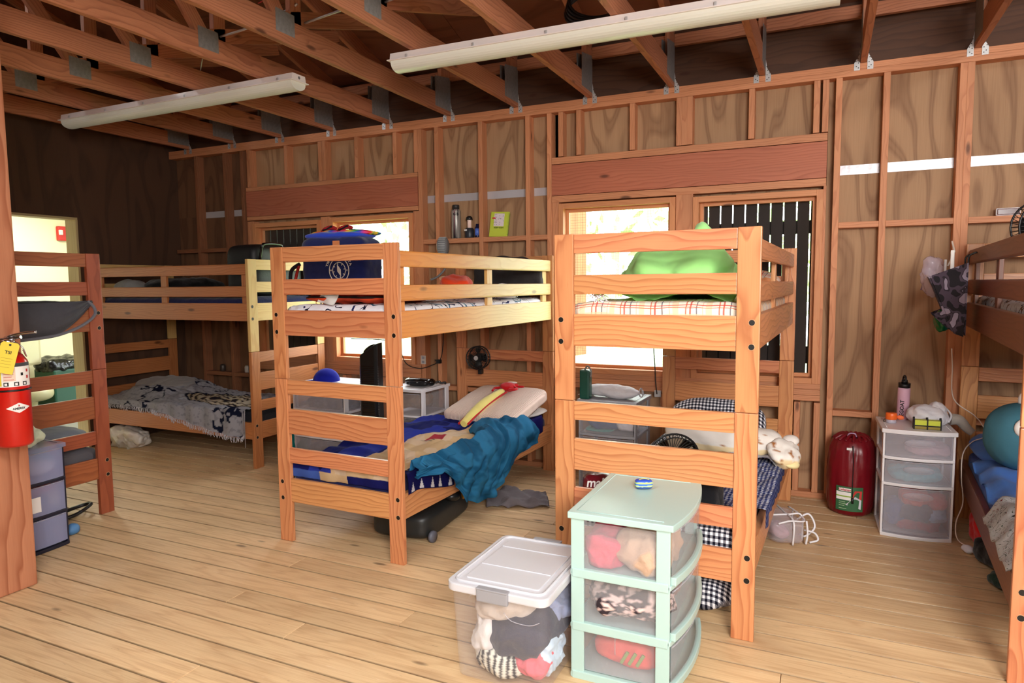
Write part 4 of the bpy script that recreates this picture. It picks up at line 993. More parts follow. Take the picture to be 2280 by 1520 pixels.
# side shelves edges visible on the near side
for z in (.205,.41,.012): B().box((-.27,.0,z),(.022,.36,.034),.004).build('side_rail',M_mint,t)
t=thing('soap_box','blue tin with yellow and green stripes on top of the mint drawers','tin',(-.66,2.70,.6435),math.radians(25))
b=B().blob((0,0,.019),(.036,.022,.019),p=4,pz=4,sub=4,colf=lambda q: (C(40,80,190) if q.z>.55 else C(190,220,110) if q.z>.25 else C(60,110,200) if q.z>-.15 else C(200,225,140) if q.z>-.4 else C(60,90,150))); b.build('tin_body',M_vp,t)
B().tube([(-.02,-.008,.0385),(0,.004,.0392),(.022,-.006,.0385)],.0014,5,col=C(230,220,80)).build('swirl',M_vp,t)
ml='of the mint drawer cart'
bundle((-.73,2.46,.485),(.07,.12,.065),(214,90,110),'pink strap and cloth in the top drawer '+ml,seed=11,nzs=.6)
bundle((-.59,2.49,.49),(.10,.15,.07),(196,164,140),'tan crumpled shirt in the top drawer '+ml,seed=12,nzs=.5)
bundle((-.70,2.66,.50),(.10,.15,.06),(120,104,100),'taupe garment at the back of the top drawer '+ml,seed=13)
def leop(q): return C(226,196,190) if nz(q.x*5,q.y*5,q.z*5)>.05 else C(54,44,50)
bundle((-.65,2.47,.285),(.155,.14,.07),leop,'black and cream patterned cloth in the middle drawer '+ml,seed=14,nzs=.4)
bundle((-.62,2.70,.29),(.12,.12,.05),(140,110,100),'brown cloth at the back of the middle drawer '+ml,seed=15)
t2=thing('running_shoe','bright coral shoe with three olive stripes in the bottom drawer of the mint cart','shoe',(-.65,2.44,.034),math.radians(0))
B().blob((0,0,.05),(.13,.05,.05),p=2.6,nz=.012,ns=12,sub=4).build('upper',plain('coral_mesh',(244,74,60),.7,0,.3,80),t2)
for i in range(3): B().box((.0+i*.03,-.056,.05),(.012,.006,.055),.001,R=Matrix.Rotation(.5,3,'Y')).build('stripe',plain('olive_stripe',(130,150,70),.6),t2)
bundle((-.66,2.66,.085),(.12,.13,.05),(70,60,60),'dark cloth behind the coral shoe in the bottom drawer '+ml,seed=16)
b=B()
for i in range(8): b.tube([(.03*nz(i,k)+.02,.0,.0+.022*k+.01*nz(k,i)) for k in range(5)],.0012,4)
o=b.build('shoe_lace',M_whited,loc=(-.70,2.36,.10)); tag(o,'tangle of thin white laces hanging in the bottom drawer of the mint cart','laces')
# ------------------------------------------------------------ right corner: white cart, red sack
drawer_unit('storage_cart','white three drawer cart by the wall with the pink bottle on top',(.497,4.60,0),math.radians(2),.36,.36,.635,[.02,.312,.466,.634],M_white,M_clearm,bulge=.03,handles=True)
wl_='of the white drawer cart'
bundle((.56,4.55,.51),(.11,.10,.035),(212,170,180),'pale pink cloth in the top drawer '+wl_,seed=21)
bundle((.50,4.53,.36),(.13,.11,.035),(110,190,206),'turquoise folded cloth in the middle drawer '+wl_,seed=22)
for i,(x,z,r_,c_,lb) in enumerate(((.50,.215,(.07,.07,.045),(232,92,70),'coral cloth high in the bottom drawer '),(.61,.20,(.05,.07,.04),(206,50,50),'red cloth at the upper right of the bottom drawer '),(.40,.12,(.05,.08,.07),(70,90,150),'blue cloth at the left of the bottom drawer '),(.50,.13,(.10,.09,.05),(50,50,80),'navy cloth in the middle of the bottom drawer '),(.60,.125,(.06,.08,.04),(150,176,220),'pale blue cloth at the right of the bottom drawer '),(.47,.06,(.06,.07,.03),(170,30,50),'crimson cloth at the lower middle of the bottom drawer '),(.57,.062,(.06,.07,.035),(160,26,46),'dark crimson cloth at the lower right of the bottom drawer '))):
    bundle((x,4.53,z),r_,c_,lb+wl_,seed=30+i)
t=thing('water_bottle','pale pink water bottle with a black spout lid leaning on the white cart','bottle',(.445,4.74,.637),rot=Euler((0,math.radians(4),math.radians(-75))))
def pk(tt,z): 
    return C(60,76,50) if (z<.09 and nz(math.cos(tt)*2,math.sin(tt)*2,z*18)>.0 and math.cos(tt)<.1) else C(222,178,200)
B().lathe([(.030,0),(.034,.004),(.034,.185),(.032,.20),(0,.20)],n=32,colf=pk).build('bottle_body',M_vp,t)
lidb=B().cyl((0,0,.198),(0,0,.225),.033,.033).cyl((0,0,.225),(0,0,.245),.018,.016).build('lid',M_black,t)
B().tube([(-.012,0,.225),(-.022,0,.25),(-.008,0,.268),(.012,0,.262),(.018,0,.235)],.006,8).build('spout_loop',M_black,lidb)
ang=math.radians(-20)
for i,ch in enumerate('EGOAT'):
    pass
text('lettering','EGOAT',.030,M_ink,t,face(math.radians(-28),.0345*math.cos(math.radians(-28)),.0345*math.sin(math.radians(-28)),.075)@Matrix.Rotation(PI/2,4,'Z'),bold=.0006)
t=thing('camp_lantern','small orange and white camp lantern at the left of the white cart top','lantern',(.375,4.60,.6355),0)
B().lathe([(.026,0),(.028,.004),(.028,.018),(.026,.02),(0,.02)]).build('base',plain('lantern_grey',(190,186,200),.3),t)
B().lathe([(.029,.02),(.032,.024),(.030,.055),(.028,.06),(.0,.058)]).build('cap',plain('orange_plastic',(250,112,40),.35),t)
B().tube([(-.03,0,.02),(-.04,0,.015),(-.04,0,.004),(-.03,0,.004)],.002).build('ring',M_ink,t)
B().blob((.045,-.005,.035),(.02,.012,.014),nz=.004,ns=30,sub=3).build('strap',plain('orange_strap',(246,120,70),.6),t)
t=thing('spool_case','yellow and olive ribbed case with black bands at the front of the cart top','case',(.545,4.475,.6355),math.radians(0))
B().box((0,0,.036),(.135,.05,.032),.004,).build('case_top',plain('lime_yellow',(206,214,60),.5),t)
B().box((0,0,.010),(.135,.05,.018),.004).build('case_base',plain('olive_brown',(150,130,50),.6),t)
B().box((0,0,.0205),(.14,.053,.007),.002).build('black_seam',M_ink,t)
for x in (-.066,0,.066): B().box((x,0,.03),(.007,.056,.062),.002).cyl((x,0,.058),(x,0,.066),.005).build('band',M_ink,t)
t=thing('cap','soft white bucket cap slumped behind the yellow case','hat',(.565,4.62,.636),math.radians(10))
B().blob((0,0,.055),(.105,.09,.062),p=2.3,nz=.018,ns=10,sub=5,flat=-.05).build('crown',M_whited,t)
B().blob((.05,.01,.095),(.045,.05,.04),nz=.012,ns=14,sub=4).build('crown_fold',M_whited,t)
B().tube([(.09,-.06,.03),(.115,-.02,.06),(.105,.03,.09),(.07,.06,.10)],.006,8).build('brim_edge',M_whited,t)
o=B().tube([(0,0,0),(.05,.01,-.005),(.09,.015,-.05),(.12,.01,-.075)],lambda q:.035-.014*q,12).build('grey_sock',cloth('grey_sock',(170,160,150),.6,30),loc=(.68,4.66,.668)); tag(o,'grey cloth drooping off the right end of the white cart top','clothing')
t=thing('stuff_sack','dark red nylon stuff sack with a green paper label against the wall','sack',(.178,4.795,0),math.radians(0))
M_sack=plain('wine_nylon',(122,14,28),.35,0,.6,10,.4)
b=B().lathe([(0,.002),(.10,.0),(.128,.02),(.138,.07),(.140,.12),(.142,.17),(.143,.22),(.142,.27),(.143,.32),(.142,.36),(.139,.40),(.134,.43),(.115,.475),(.085,.50),(.06,.492),(0,.488)],n=90)
for v in b.bm.verts:
    r_=math.hypot(v.co.x,v.co.y)
    if r_>.05: 
        k=1+.05*nz(v.co.x*14,v.co.y*14,v.co.z*9)+.045*(1-2*abs(nz(v.co.x*26,v.co.y*26,v.co.z*6)))-.03; v.co.x*=k; v.co.y*=k
b.build('sack_body',M_sack,t)
b=B()
for i in range(16):
    a=i*2*PI/16; b.tube([(.11*math.cos(a),.11*math.sin(a),.478),(.07*math.cos(a+.1),.07*math.sin(a+.1),.505),(.03*math.cos(a+.2),.03*math.sin(a+.2),.493)],.010,8)
b.build('gathered_top',M_sack,t)
B().tube([(-.03,-.06,.505),(-.02,-.075,.525),(.01,-.08,.527),(.02,-.065,.505)],.004).build('loop',plain('lilac_loop',(190,160,200),.5),t)
B().tube([(.0,-.135,.46),(.005,-.146,.36),(.004,-.148,.22),(.006,-.152,.14)],.0025).build('draw_cord',M_ink,t)
B().cyl((.006,-.156,.10),(.006,-.156,.135),.007).build('cord_lock',M_black,t)
B().box((-.02,-.143,.44),(.03,.003,.015),.001,R=Matrix.Rotation(-.05,3,'Z')).build('white_tag',M_whp,t)
def lab(a0,a1,z0,z1,r,m,nm,par): return B().sheet(lambda s,q:Vector((r*math.sin(a0+(a1-a0)*s),-r*math.cos(a0+(a1-a0)*s),z0+(z1-z0)*q)),10,2,th=0).build(nm,m,par)
R_=.149
lb=lab(-.62,.45,.045,.20,R_,plain('label_green',(52,104,66),.5),'paper_label',t)
lab(-.60,-.02,.115,.165,R_+.0012,M_whp,'label_panel',lb); lab(-.60,-.02,.134,.142,R_+.002,plain('label_lime',(150,180,70),.6),'label_band',lb)
lab(-.50,-.02,.170,.190,R_+.0012,M_whp,'logo_plate',lb)
text('logo','Coleman',.020,plain('logo_red',(196,30,50),.6),lb,face(-PI/2-.26,0,0,0)@Matrix.Translation((0,.180,R_+.0035)),bold=.0004,bend=R_)
b=B(); 
def lp(a,z,e=.002): return Vector(((R_+e)*math.sin(a),-(R_+e)*math.cos(a),z))
b.quad([lp(-.02,.12),lp(.38,.12),lp(.40,.178),lp(.12,.178)]); b.build('label_picture',plain('label_red',(206,60,56),.6),lb)
b=B(); b.quad([lp(-.22,.085,.003),lp(.36,.062,.003),lp(.38,.12,.003),lp(.14,.142,.003)]); b.build('label_tent',plain('label_grey',(214,214,224),.6),lb)
for i,(z,w_) in enumerate(((.100,.25),(.088,.28),(.076,.22),(.058,.3))): lab(-.48,-.48+w_,z,z+.004,R_+.0015,plain('label_ink'+str(i),(170,200,160),.6),'label_text',lb)
# strapped clear bag on the floor by bed A
t=thing('mesh_bag','clear vinyl zip bag with white straps lying on the floor by the bunk','bag',(-.205,4.14,0),math.radians(22))
B().blob((0,0,.075),(.095,.14,.072),p=6,pz=5,nz=.008,ns=9,sub=4).build('vinyl_body',clearp('clear_vinyl',(226,216,224),.30,.2),t)
for q in ([(-.06,-.14,.13),(.0,-.146,.148),(.09,-.12,.14),(.098,0,.146),(.09,.13,.14)],[(.098,-.13,.01),(.104,-.135,.075),(.098,-.13,.145)],[(.02,-.146,.01),(.02,-.15,.145),(.02,.0,.152),(.02,.13,.15)],[(.1,.10,.01),(.104,.10,.14)],[(-.09,-.05,.15),(.02,-.05,.154),(.1,-.05,.148),(.106,-.05,.01)]):
    B().tube(q,.0055,6).build('strap',M_white,t)
B().tube([(.1,.02,.10),(.17,.03,.13),(.20,.01,.06),(.14,-.01,.012),(.11,.0,.02)],.006,6).build('carry_handle',M_white,t)
B().tube([(.1,-.10,.08),(.16,-.09,.06),(.18,-.09,.02),(.13,-.1,.008)],.006,6).build('carry_handle',M_white,t)
o=B().blob((0,0,0),(.06,.09,.04),nz=.014,ns=12,sub=4).build('folded_clothes',cloth('lilac_inside',(190,150,160),.5,30),loc=(-.22,4.13,.05),rz=.4); tag(o,'mauve cloth inside the clear strapped bag','clothing')
# ------------------------------------------------------------ bed G surroundings
Gx,Gy,Ga,GL=BED['g']
o=B().blob((0,0,0),(.34,.24,.07),p=3,pz=2.2,nz=.02,ns=5,sub=5).build('blue_pillow',cloth('denim_blue',(84,130,206),.5,14),loc=bp('g',.38,1.72,.52),rot=Euler((.12,0,ba('g')))); tag(o,'denim blue pillow at the wall end of the right edge bunk','pillow')
b=B().sheet(lambda s,q:Vector((.035+s*.80,.75+q*.95,.49+.03*nz(s*4,q*4,2)+.012*math.sin(q*23+s*6)-.055*(1-sm(0,.10,s)))),60,60,th=.01)
bed_obj(b,'g','comforter',cloth('cobalt_comforter',(104,160,238),.6,12),'cobalt blue comforter spilling toward the rail of the right edge bunk','blanket')
b=B().sheet(lambda s,q:Vector((-.012+s*.85,.06+q*.66,.50+.02*nz(s*4,q*4,5)-.10*(1-sm(0,.09,s))+.01*math.sin(q*19))),60,50,th=.008)
bed_obj(b,'g','print_blanket',M_dash,'white blanket speckled with green and red dashes on the right edge bunk','blanket')
t=thing('plush_toy','round teal plush creature with a big eye sitting on the blue bunk','toy',bp('g',.24,1.36,.505),ba('g')+.35)
def pc(q): return C(236,226,190) if (q.y<-.62 and q.z<.1 and abs(q.x-.15)<.42) else C(66,116,134)
B().blob((0,0,.165),(.185,.16,.175),p=2.4,sub=5,colf=pc,nz=.006,ns=6).build('plush_body',M_vc,t)
B().blob((-.085,-.135,.235),(.05,.03,.05),sub=3,col=C(238,234,230)).build('eye_patch',M_vc,t); B().blob((.075,-.135,.235),(.05,.03,.05),sub=3,col=C(238,234,230)).build('eye_patch',M_vc,t)
B().blob((-.08,-.162,.235),(.016,.008,.024),sub=3,col=C(50,26,26)).build('pupil',M_vc,t); B().blob((.07,-.162,.235),(.016,.008,.024),sub=3,col=C(50,26,26)).build('pupil',M_vc,t)
B().blob((-.03,0,.355),(.02,.02,.04),sub=3,col=C(226,220,214)).blob((.01,0,.35),(.02,.015,.03),sub=3,col=C(226,220,214)).build('tuft',M_vc,t)
# hanging camo caddy
t=thing('hanging_caddy','camouflage hanging pouch stuffed with odds and ends on the right edge bunk rail','pouch',bp('g',-.075,1.55,1.345),ba('g')+math.radians(-2)); t.scale=(1.22,1.22,1.22)
m,nt,bb=newmat('camo_fabric'); tc=N(nt,'ShaderNodeTexCoord'); n1=N(nt,'ShaderNodeTexNoise',i_Scale=22.0,i_Detail=1.0); nt.links.new(tc.outputs['Object'],n1.inputs['Vector'])
rp=ramp(nt,n1.outputs['Fac'],[(0,C(26,22,30)),(.44,C(26,22,30)),(.45,C(74,62,78)),(.54,C(44,36,46)),(.58,C(150,140,160)),(.7,C(150,140,160))]); rp.color_ramp.interpolation='CONSTANT'
nt.links.new(rp.outputs[0],bb.inputs['Base Color']); bb.inputs['Roughness'].default_value=.85; M_camo=m
pts=[(-.0,-.14),(-.0,.15)]
b=B()
# wedge pouch: x outward from rail (-x), y along rail, z up
def wedge(y0,y1,zt,zb,o0,o1):
    V=[(.03,y0,zb),(.03,y1,zb),(.03,y1,zt),(.03,y0,zt),(-o0,y0,zb+.02),(-o0,y1,zb+.02),(-o1,y1,zt-.06),(-o1,y0,zt-.06)]
    vs=[b.bm.verts.new(v) for v in V]
    for f in ((0,1,2,3),(4,7,6,5),(0,4,5,1),(0,3,7,4),(1,5,6,2)): b.bm.faces.new([vs[i] for i in f])
wedge(-.13,.13,.19,-.14,.02,.12); wedge(-.12,.12,.02,-.13,.03,.10)
bmesh.ops.recalc_face_normals(b.bm,faces=b.bm.faces[:]); bmesh.ops.bevel(b.bm,geom=b.bm.edges[:],offset=.008,segments=2,affect='EDGES')
b.build('pouch',M_camo,t)
B().blob((-.09,.10,.13),(.055,.05,.09),p=2.2,nz=.03,ns=16,sub=4).build('plastic_bag',clearp('crinkled_film',(226,210,226),.4,.12),t)
B().box((-.13,.155,.13),(.004,.02,.13),.001,R=Matrix.Rotation(.2,3,'Y')).build('purple_strip',plain('purple_edge',(84,62,130),.5),t)
B().blob((-.055,.04,-.075),(.035,.05,.05),nz=.01,ns=20,sub=4).build('green_can',plain('green_glass',(10,100,50),.15,.2),t)
B().box((-.03,-.08,.20),(.015,.035,.09),.003,R=Matrix.Rotation(-.15,3,'X')).build('white_card',M_whp,t)
B().box((-.05,.07,.18),(.01,.025,.06),.002).build('white_card',M_whp,t)
B().tube([(-.02,-.03,.24),(-.03,.02,.29),(-.02,.05,.24),(-.04,.06,.18)],.004).build('cable_loop',plain('cream_cable',(214,200,186),.5),t)
B().tube([(.03,-.10,.18),(.032,-.10,.22),(.06,-.10,.235)],.004).build('hanging_strap',M_black,t); B().tube([(.03,.10,.18),(.032,.10,.22),(.06,.10,.235)],.004).build('hanging_strap',M_black,t)
o=B().tube([bp('g',-.09,1.56,1.10),bp('g',-.08,1.60,1.0),bp('g',-.06,1.68,.80),(.80,4.66,.70),(.83,4.60,.66),(.85,4.58,.60),(.79,4.62,.55),(.745,4.60,.48),(.735,4.55,.35),(.74,4.50,.22),(.70,4.43,.12),(.71,4.40,.03),(.78,4.36,.008)],.0032,6).build('charger_cord',plain('cream_cord',(226,208,196),.5)); tag(o,'thin cream cord dropping from the camo pouch to the floor','cord')
clip_fan('clip_fan','black clip fan clamped on the top guard rail at the right edge',bp('g',.20,1.05,1.73),ba('g')+math.radians(25),.12,M_black,M_galv)
o=B().blob((0,0,0),(.14,.22,.05),p=2.4,nz=.025,ns=7,sub=4).build('silver_jacket',cloth('silver_jacket',(180,180,190),.6,20),loc=bp('g',.35,1.3,1.45),rz=ba('g')); tag(o,'pale grey garment on the top bunk at the right edge','clothing')
o=B().blob((0,0,0),(.09,.13,.10),p=2.6,nz=.03,ns=9,sub=4,flat=-.09).build('red_bag',cloth('bright_red_nylon',(222,24,24),.6,18),loc=(.86,4.42,.098)); tag(o,'bright red bag on the floor under the right edge bunk','bag')
o=B().blob((0,0,0),(.10,.15,.065),p=2.8,nz=.025,ns=9,sub=4,flat=-.06).build('black_bag',cloth('black_nylon',(14,14,16),.6,18),loc=(.86,4.13,.064),rz=.2); tag(o,'black bag on the floor in front of the red bag','bag')
o=B().blob((0,0,0),(.10,.10,.035),p=2.4,nz=.02,ns=12,sub=4,flat=-.03).build('dark_green_cloth',cloth('dark_green_cloth',(20,52,42),.6,24),loc=(.86,3.86,.034)); tag(o,'dark green cloth on the floor nearest the camera under the right edge bunk','clothing')
o=B().blob((0,0,0),(.03,.04,.02),nz=.01,ns=14,sub=3).build('white_scrap',M_whited,loc=(.735,4.30,.02)); tag(o,'scrap of white cloth between the cord and the black bag','cloth')
# ------------------------------------------------------------ behind bed B: two drawer units, cap, tower fan
drawer_unit('storage_cart','white drawer unit with a blue cap on top, behind the doodle bunk foot',(-3.74,4.52,0),math.radians(-3),.56,.42,.68,[.02,.24,.46,.67],M_white,M_clearm,bulge=.012,handles=False)
drawer_unit('storage_cart','white framed drawer unit under the black headphones, left of the ribbed pillow',(-3.03,4.70,0),math.radians(-2),.34,.40,.66,[.02,.23,.44,.65],M_white,M_clear,bulge=.008,handles=False)
bundle((-3.74,4.50,.50),(.22,.12,.06),(52,52,66),'dark cloth filling the top drawer under the blue cap',seed=41)
bundle((-3.74,4.50,.10),(.22,.12,.06),(40,42,58),'dark cloth in the bottom drawer under the blue cap',seed=42)
bundle((-3.03,4.66,.54),(.12,.12,.06),(150,120,96),'brown cloth in the drawer under the headphones',seed=43)
bundle((-3.03,4.66,.33),(.12,.12,.06),(70,60,60),'dark brown cloth in the middle drawer under the headphones',seed=44)
o=B().blob((0,0,0),(.10,.12,.14),p=2.6,nz=.02,ns=8,sub=4,flat=-.13).build('teal_bag',cloth('teal_nylon',(0,104,104),.6,18),loc=(-4.10,4.42,.14)); tag(o,'teal bag on the floor left of the drawer unit with the blue cap','bag')
o=B().prism([(-.03,0),(.03,0),(0,.07)],-.01,.01,Matrix.Rotation(PI/2,4,'X')).build('green_flag',plain('lime_plastic',(176,214,40),.5),loc=(-4.075,4.33,.48)); tag(o,'lime green triangle scrap beside the drawer unit with the blue cap','scrap')
o.location=(-4.07,4.40,.275)
M_cap=cloth('royal_cap',(44,56,200),.3,30)
t=thing('baseball_cap','royal blue baseball cap upside down on the white drawer unit','hat',(-3.73,4.40,.682),math.radians(20)); t.scale=(1.15,1.15,1.15)
b=B(); b.sheet(lambda s,q:Vector(((.095+.0*q)*math.cos(2*PI*s)*math.sin(.02+q*1.5),.10*math.sin(2*PI*s)*math.sin(.02+q*1.5),.012+.095*math.cos(.02+q*1.5)+ .0)),40,14,th=.003); cr=b.build('crown',M_cap,t,rot=Euler((0,0,0)))
B().sheet(lambda s,q:Vector((-.07-.10*q*math.cos((s-.5)*1.6),(s-.5)*.19*(1-.25*q),.028-.012*q-.05*(s-.5)**2)),16,10,th=.003).build('brim',M_cap,t)
t=thing('tower_fan','black tower fan standing between the two white drawer units','fan',(-3.215,4.32,0),math.radians(14))
b=B(); pr=[(-.075,-.05),(-.055,-.075),(.055,-.075),(.075,-.05),(.075,.05),(.045,.08),(-.045,.08),(-.075,.05)]
M2=Matrix.Rotation(math.radians(2),4,'Y')
b.prism([(x,y) for x,y in pr],.03,.97,bev=.006)
for v in b.bm.verts:
    if v.co.z>.9: v.co.z+=.05*(v.co.x/.075)+.02
b.build('housing',M_black,t)
B().cyl((0,0,0),(0,0,.03),.14,.11,28).build('base',M_black,t)
b=B()
for i in range(52): b.box((0,-.0765,.12+i*.0145),(.10,.003,.006))
b.build('front_grille',M_blackg,t)
for s_ in (-1,1):
    b=B()
    for i in range(60): b.box((s_*.075,-.052,.10+i*.0128),(.004,.006,.005))
    b.build('side_slots',M_galv,t)
B().blob((.0,-.02,.995),(.06,.05,.02),sub=3,R=Matrix.Rotation(-.6,3,'Y')).build('control_panel',M_blackg,t)
t=thing('headphones','black headphones and cable pouch on the right white drawer unit','headphones',(-3.0,4.68,.662),math.radians(5))
B().tube([(-.10,-.02,.02),(-.09,-.06,.045),(0,-.08,.055),(.09,-.06,.045),(.10,-.02,.02)],.014,10).build('headband',M_blackg,t)
B().blob((-.10,.0,.032),(.035,.045,.03),sub=4).build('ear_cup',M_blackg,t); B().blob((.10,.0,.032),(.035,.045,.03),sub=4).build('ear_cup',M_blackg,t)
B().blob((.0,.0,.028),(.09,.06,.028),p=4,sub=4).build('pouch',M_black,t)
B().box((.01,-.05,.05),(.008,.05,.035),.002).build('silver_band',M_galvl,t)
o=B().tube([(0,0,0),(.03,.02,.01),(.06,-.01,.004),(.09,.01,.008),(.11,-.02,.003)],.009,8).build('cable_coil',M_black,loc=(-2.93,4.80,.672)); tag(o,'short black cable coil right of the headphones','cable')
# outlet, cord
t=thing('wall_outlet','pale wall outlet box on the stud right of the bright left window','outlet',(-3.165,D-.003,.835))
B().box((0,0,0),(.05,.008,.075),.003).build('cover_plate',plain('ivory_plate',(206,196,186),.5),t)
B().box((0,-.005,.018),(.022,.004,.02),.001).box((0,-.005,-.018),(.022,.004,.02),.001).build('socket',M_grey,t)
def cord(pts,label,m=M_black,r=.004,name='black_cable'): o=B().tube(pts,r,6).build(name,m); return tag(o,label,'cord')
cord([(-3.52,4.47,1.05),(-3.4,4.9,.99),(-3.34,4.985,.80),(-3.2,4.985,.76),(-3.08,4.985,.79),(-2.99,4.985,.84),(-2.96,4.985,.95),(-2.95,4.985,1.08),(-2.93,4.985,1.3)],'black cord sagging from the window past the outlet and up the stud')
t=thing('power_adapter','small black power adapter on the stud above the headphones','adapter',(-2.995,4.975,.83)); B().box((0,0,0),(.04,.035,.035),.006).tube([(-.02,0,0),(-.04,0,.012)],.004).build('adapter_body',M_black,t)
cord([(-1.155,4.985,1.2),(-1.15,4.985,1.0),(-1.14,4.985,.86),(-1.13,4.97,.75),(-1.12,4.97,.66)],'thin black cord hanging in front of the bright right window')
t=thing('wall_outlet','small outlet low behind the grey drawer cart','outlet',(-1.12,D-.003,.66)); B().box((0,0,0),(.05,.008,.05),.003).build('cover_plate',M_galvl,t)
# ------------------------------------------------------------ shelf things on the blocking, z 1.87
SZ=1.8695
t=thing('steel_bottle','tall steel bottle covered in dark stickers on the wall shelf','bottle',(-2.845,D+.045,SZ))
def stk(a,z):
    n=nz(math.cos(a)*3,math.sin(a)*3,z*26); return C(50,44,50) if n>.22 else (C(150,70,90) if n<-.42 else C(176,170,162))
m_=vcol('steel_stickers',rough=.35,bs=0,spec=.5,metal=.35)
B().lathe([(.036,0),(.040,.006),(.040,.225),(.036,.238),(.026,.245),(0,.245)],n=64,colf=stk).build('bottle_body',m_,t)
B().lathe([(.030,.243),(.030,.275),(.027,.280),(0,.280)]).build('cap',plain('dark_cap',(44,40,38),.5),t)
text('sticker_lettering','G B',.03,M_ink,t,face(math.radians(-62),.0405*math.cos(math.radians(-62)),.0405*math.sin(math.radians(-62)),.20)@Matrix.Rotation(0,4,'Z'),bold=.001)
t=thing('camp_lantern','black and clear lantern between the steel bottle and the blue can','lantern',(-2.715,D+.04,SZ))
B().lathe([(.036,0),(.038,.005),(.036,.075),(.030,.082),(0,.082)]).build('base',plain('charcoal_base',(40,42,50),.4),t)
B().lathe([(.016,.082),(.016,.14),(.018,.15),(0,.15)]).build('glass_tube',plain('warm_tube',(222,190,180),.2,em=((255,220,200),.15)),t)
B().lathe([(.030,.148),(.024,.172),(.012,.182),(0,.182)]).build('top_cap',M_black,t)
B().box((-.018,-.034,.064),(.026,.006,.012),.002).build('light_strip',M_whp,t)
t=thing('spray_can','small navy can with a blue label beside the stud','can',(-2.64,D+.04,SZ))
B().lathe([(.021,0),(.022,.004),(.022,.085),(.014,.095),(.014,.112),(0,.112)]).build('can_body',plain('navy_can',(20,22,60),.3),t)
B().lathe([(.0226,.018),(.0226,.075)],n=28).build('label_band',plain('blue_label',(90,120,210),.4),t)
t=thing('notebook','lime green spiral notebook leaning on the wall shelf','notebook',(-2.447,D+.035,SZ),rot=Euler((math.radians(-8),math.radians(3),0)))
B().box((0,0,.103),(.165,.014,.206),.003).build('cover',plain('lime_cover',(198,212,70),.5),t)
B().box((-.003,-.0085,.138),(.09,.002,.105)).build('white_panel',plain('panel_white',(232,218,222),.6),t)
b=B()
random.seed(11)
for i in range(26): x,z=random.uniform(-.045,.038),random.uniform(.09,.186); b.prism([(-.002,-.002),(.0035,-.001),(.001,.004)],0,.001,Matrix.Translation((x,-.0098,z))@Matrix.Rotation(random.uniform(0,6),4,'Y')@Matrix.Rotation(PI/2,4,'X'))
b.build('dot_print',M_ink,t)
B().box((-.05,-.0099,.152),(.03,.0015,.012)).build('red_flag',plain('flag_red',(214,60,70),.6),t)
text('lettering','KEEP GOIN',.017,plain('olive_ink',(96,110,20),.7),t,face(-PI/2,0,-.0078,.074),bold=.0006)
b=B()
for i in range(17): b.tube([(.076,-.009,.02+i*.0105),(.088,-.006,.02+i*.0105),(.088,.006,.02+i*.0105),(.076,.009,.02+i*.0105)],.0013,5)
b.build('spiral_wire',plain('green_wire',(120,150,60),.5),t)
t=thing('warning_light','low dark red oblong lamp with a white rim on the right wall shelf','lamp',(.985,D+.03,SZ))
B().box((0,0,.024),(.125,.02,.047),.012).build('rim',M_white,t); B().box((0,-.010,.024),(.112,.008,.036),.006).build('lens',plain('dark_red_lens',(86,24,22),.2),t)
# ------------------------------------------------------------ bed E
t=thing('suitcase','black suitcase lying on the foot of the corner top bunk','suitcase',bp('e',.26,.20,1.405),ba('e'))
B().blob((.15,.02,.215),(.29,.17,.215),p=7,pz=6,nz=.004,sub=5).build('shell',plain('suitcase_black',(14,15,17),.55,0,.3,70),t)
B().tube([(-.08,-.155,.30),(-.085,-.185,.40),(-.05,-.19,.425),(.10,-.19,.428),(.14,-.185,.40),(.15,-.155,.32)],.012,10).build('handle',M_blackg,t)
o=B().blob((0,0,0),(.3,.3,.04),p=3,nz=.03,ns=6,sub=4).build('navy_quilt',cloth('navy_quilt',(24,30,90),.6,16),loc=bp('e',.5,.75,1.43)); tag(o,'navy quilt behind the suitcase on the corner top bunk','blanket')
o=B().blob((0,0,0),(.10,.13,.09),p=2.4,nz=.02,ns=9,sub=4).build('grey_plush',cloth('dim_grey_cloth',(150,150,146),.6,24),loc=bp('e',.2,1.67,1.47)); tag(o,'pale grey cloth seen between the guard rails of the corner top bunk','clothing')
o=B().blob((0,0,0),(.16,.4,.09),p=2.6,nz=.03,ns=7,sub=4).build('black_bag',cloth('black_bag_cloth',(16,16,18),.6,18),loc=bp('e',.55,1.35,1.48)); tag(o,'long black bag along the back of the corner top bunk','bag')
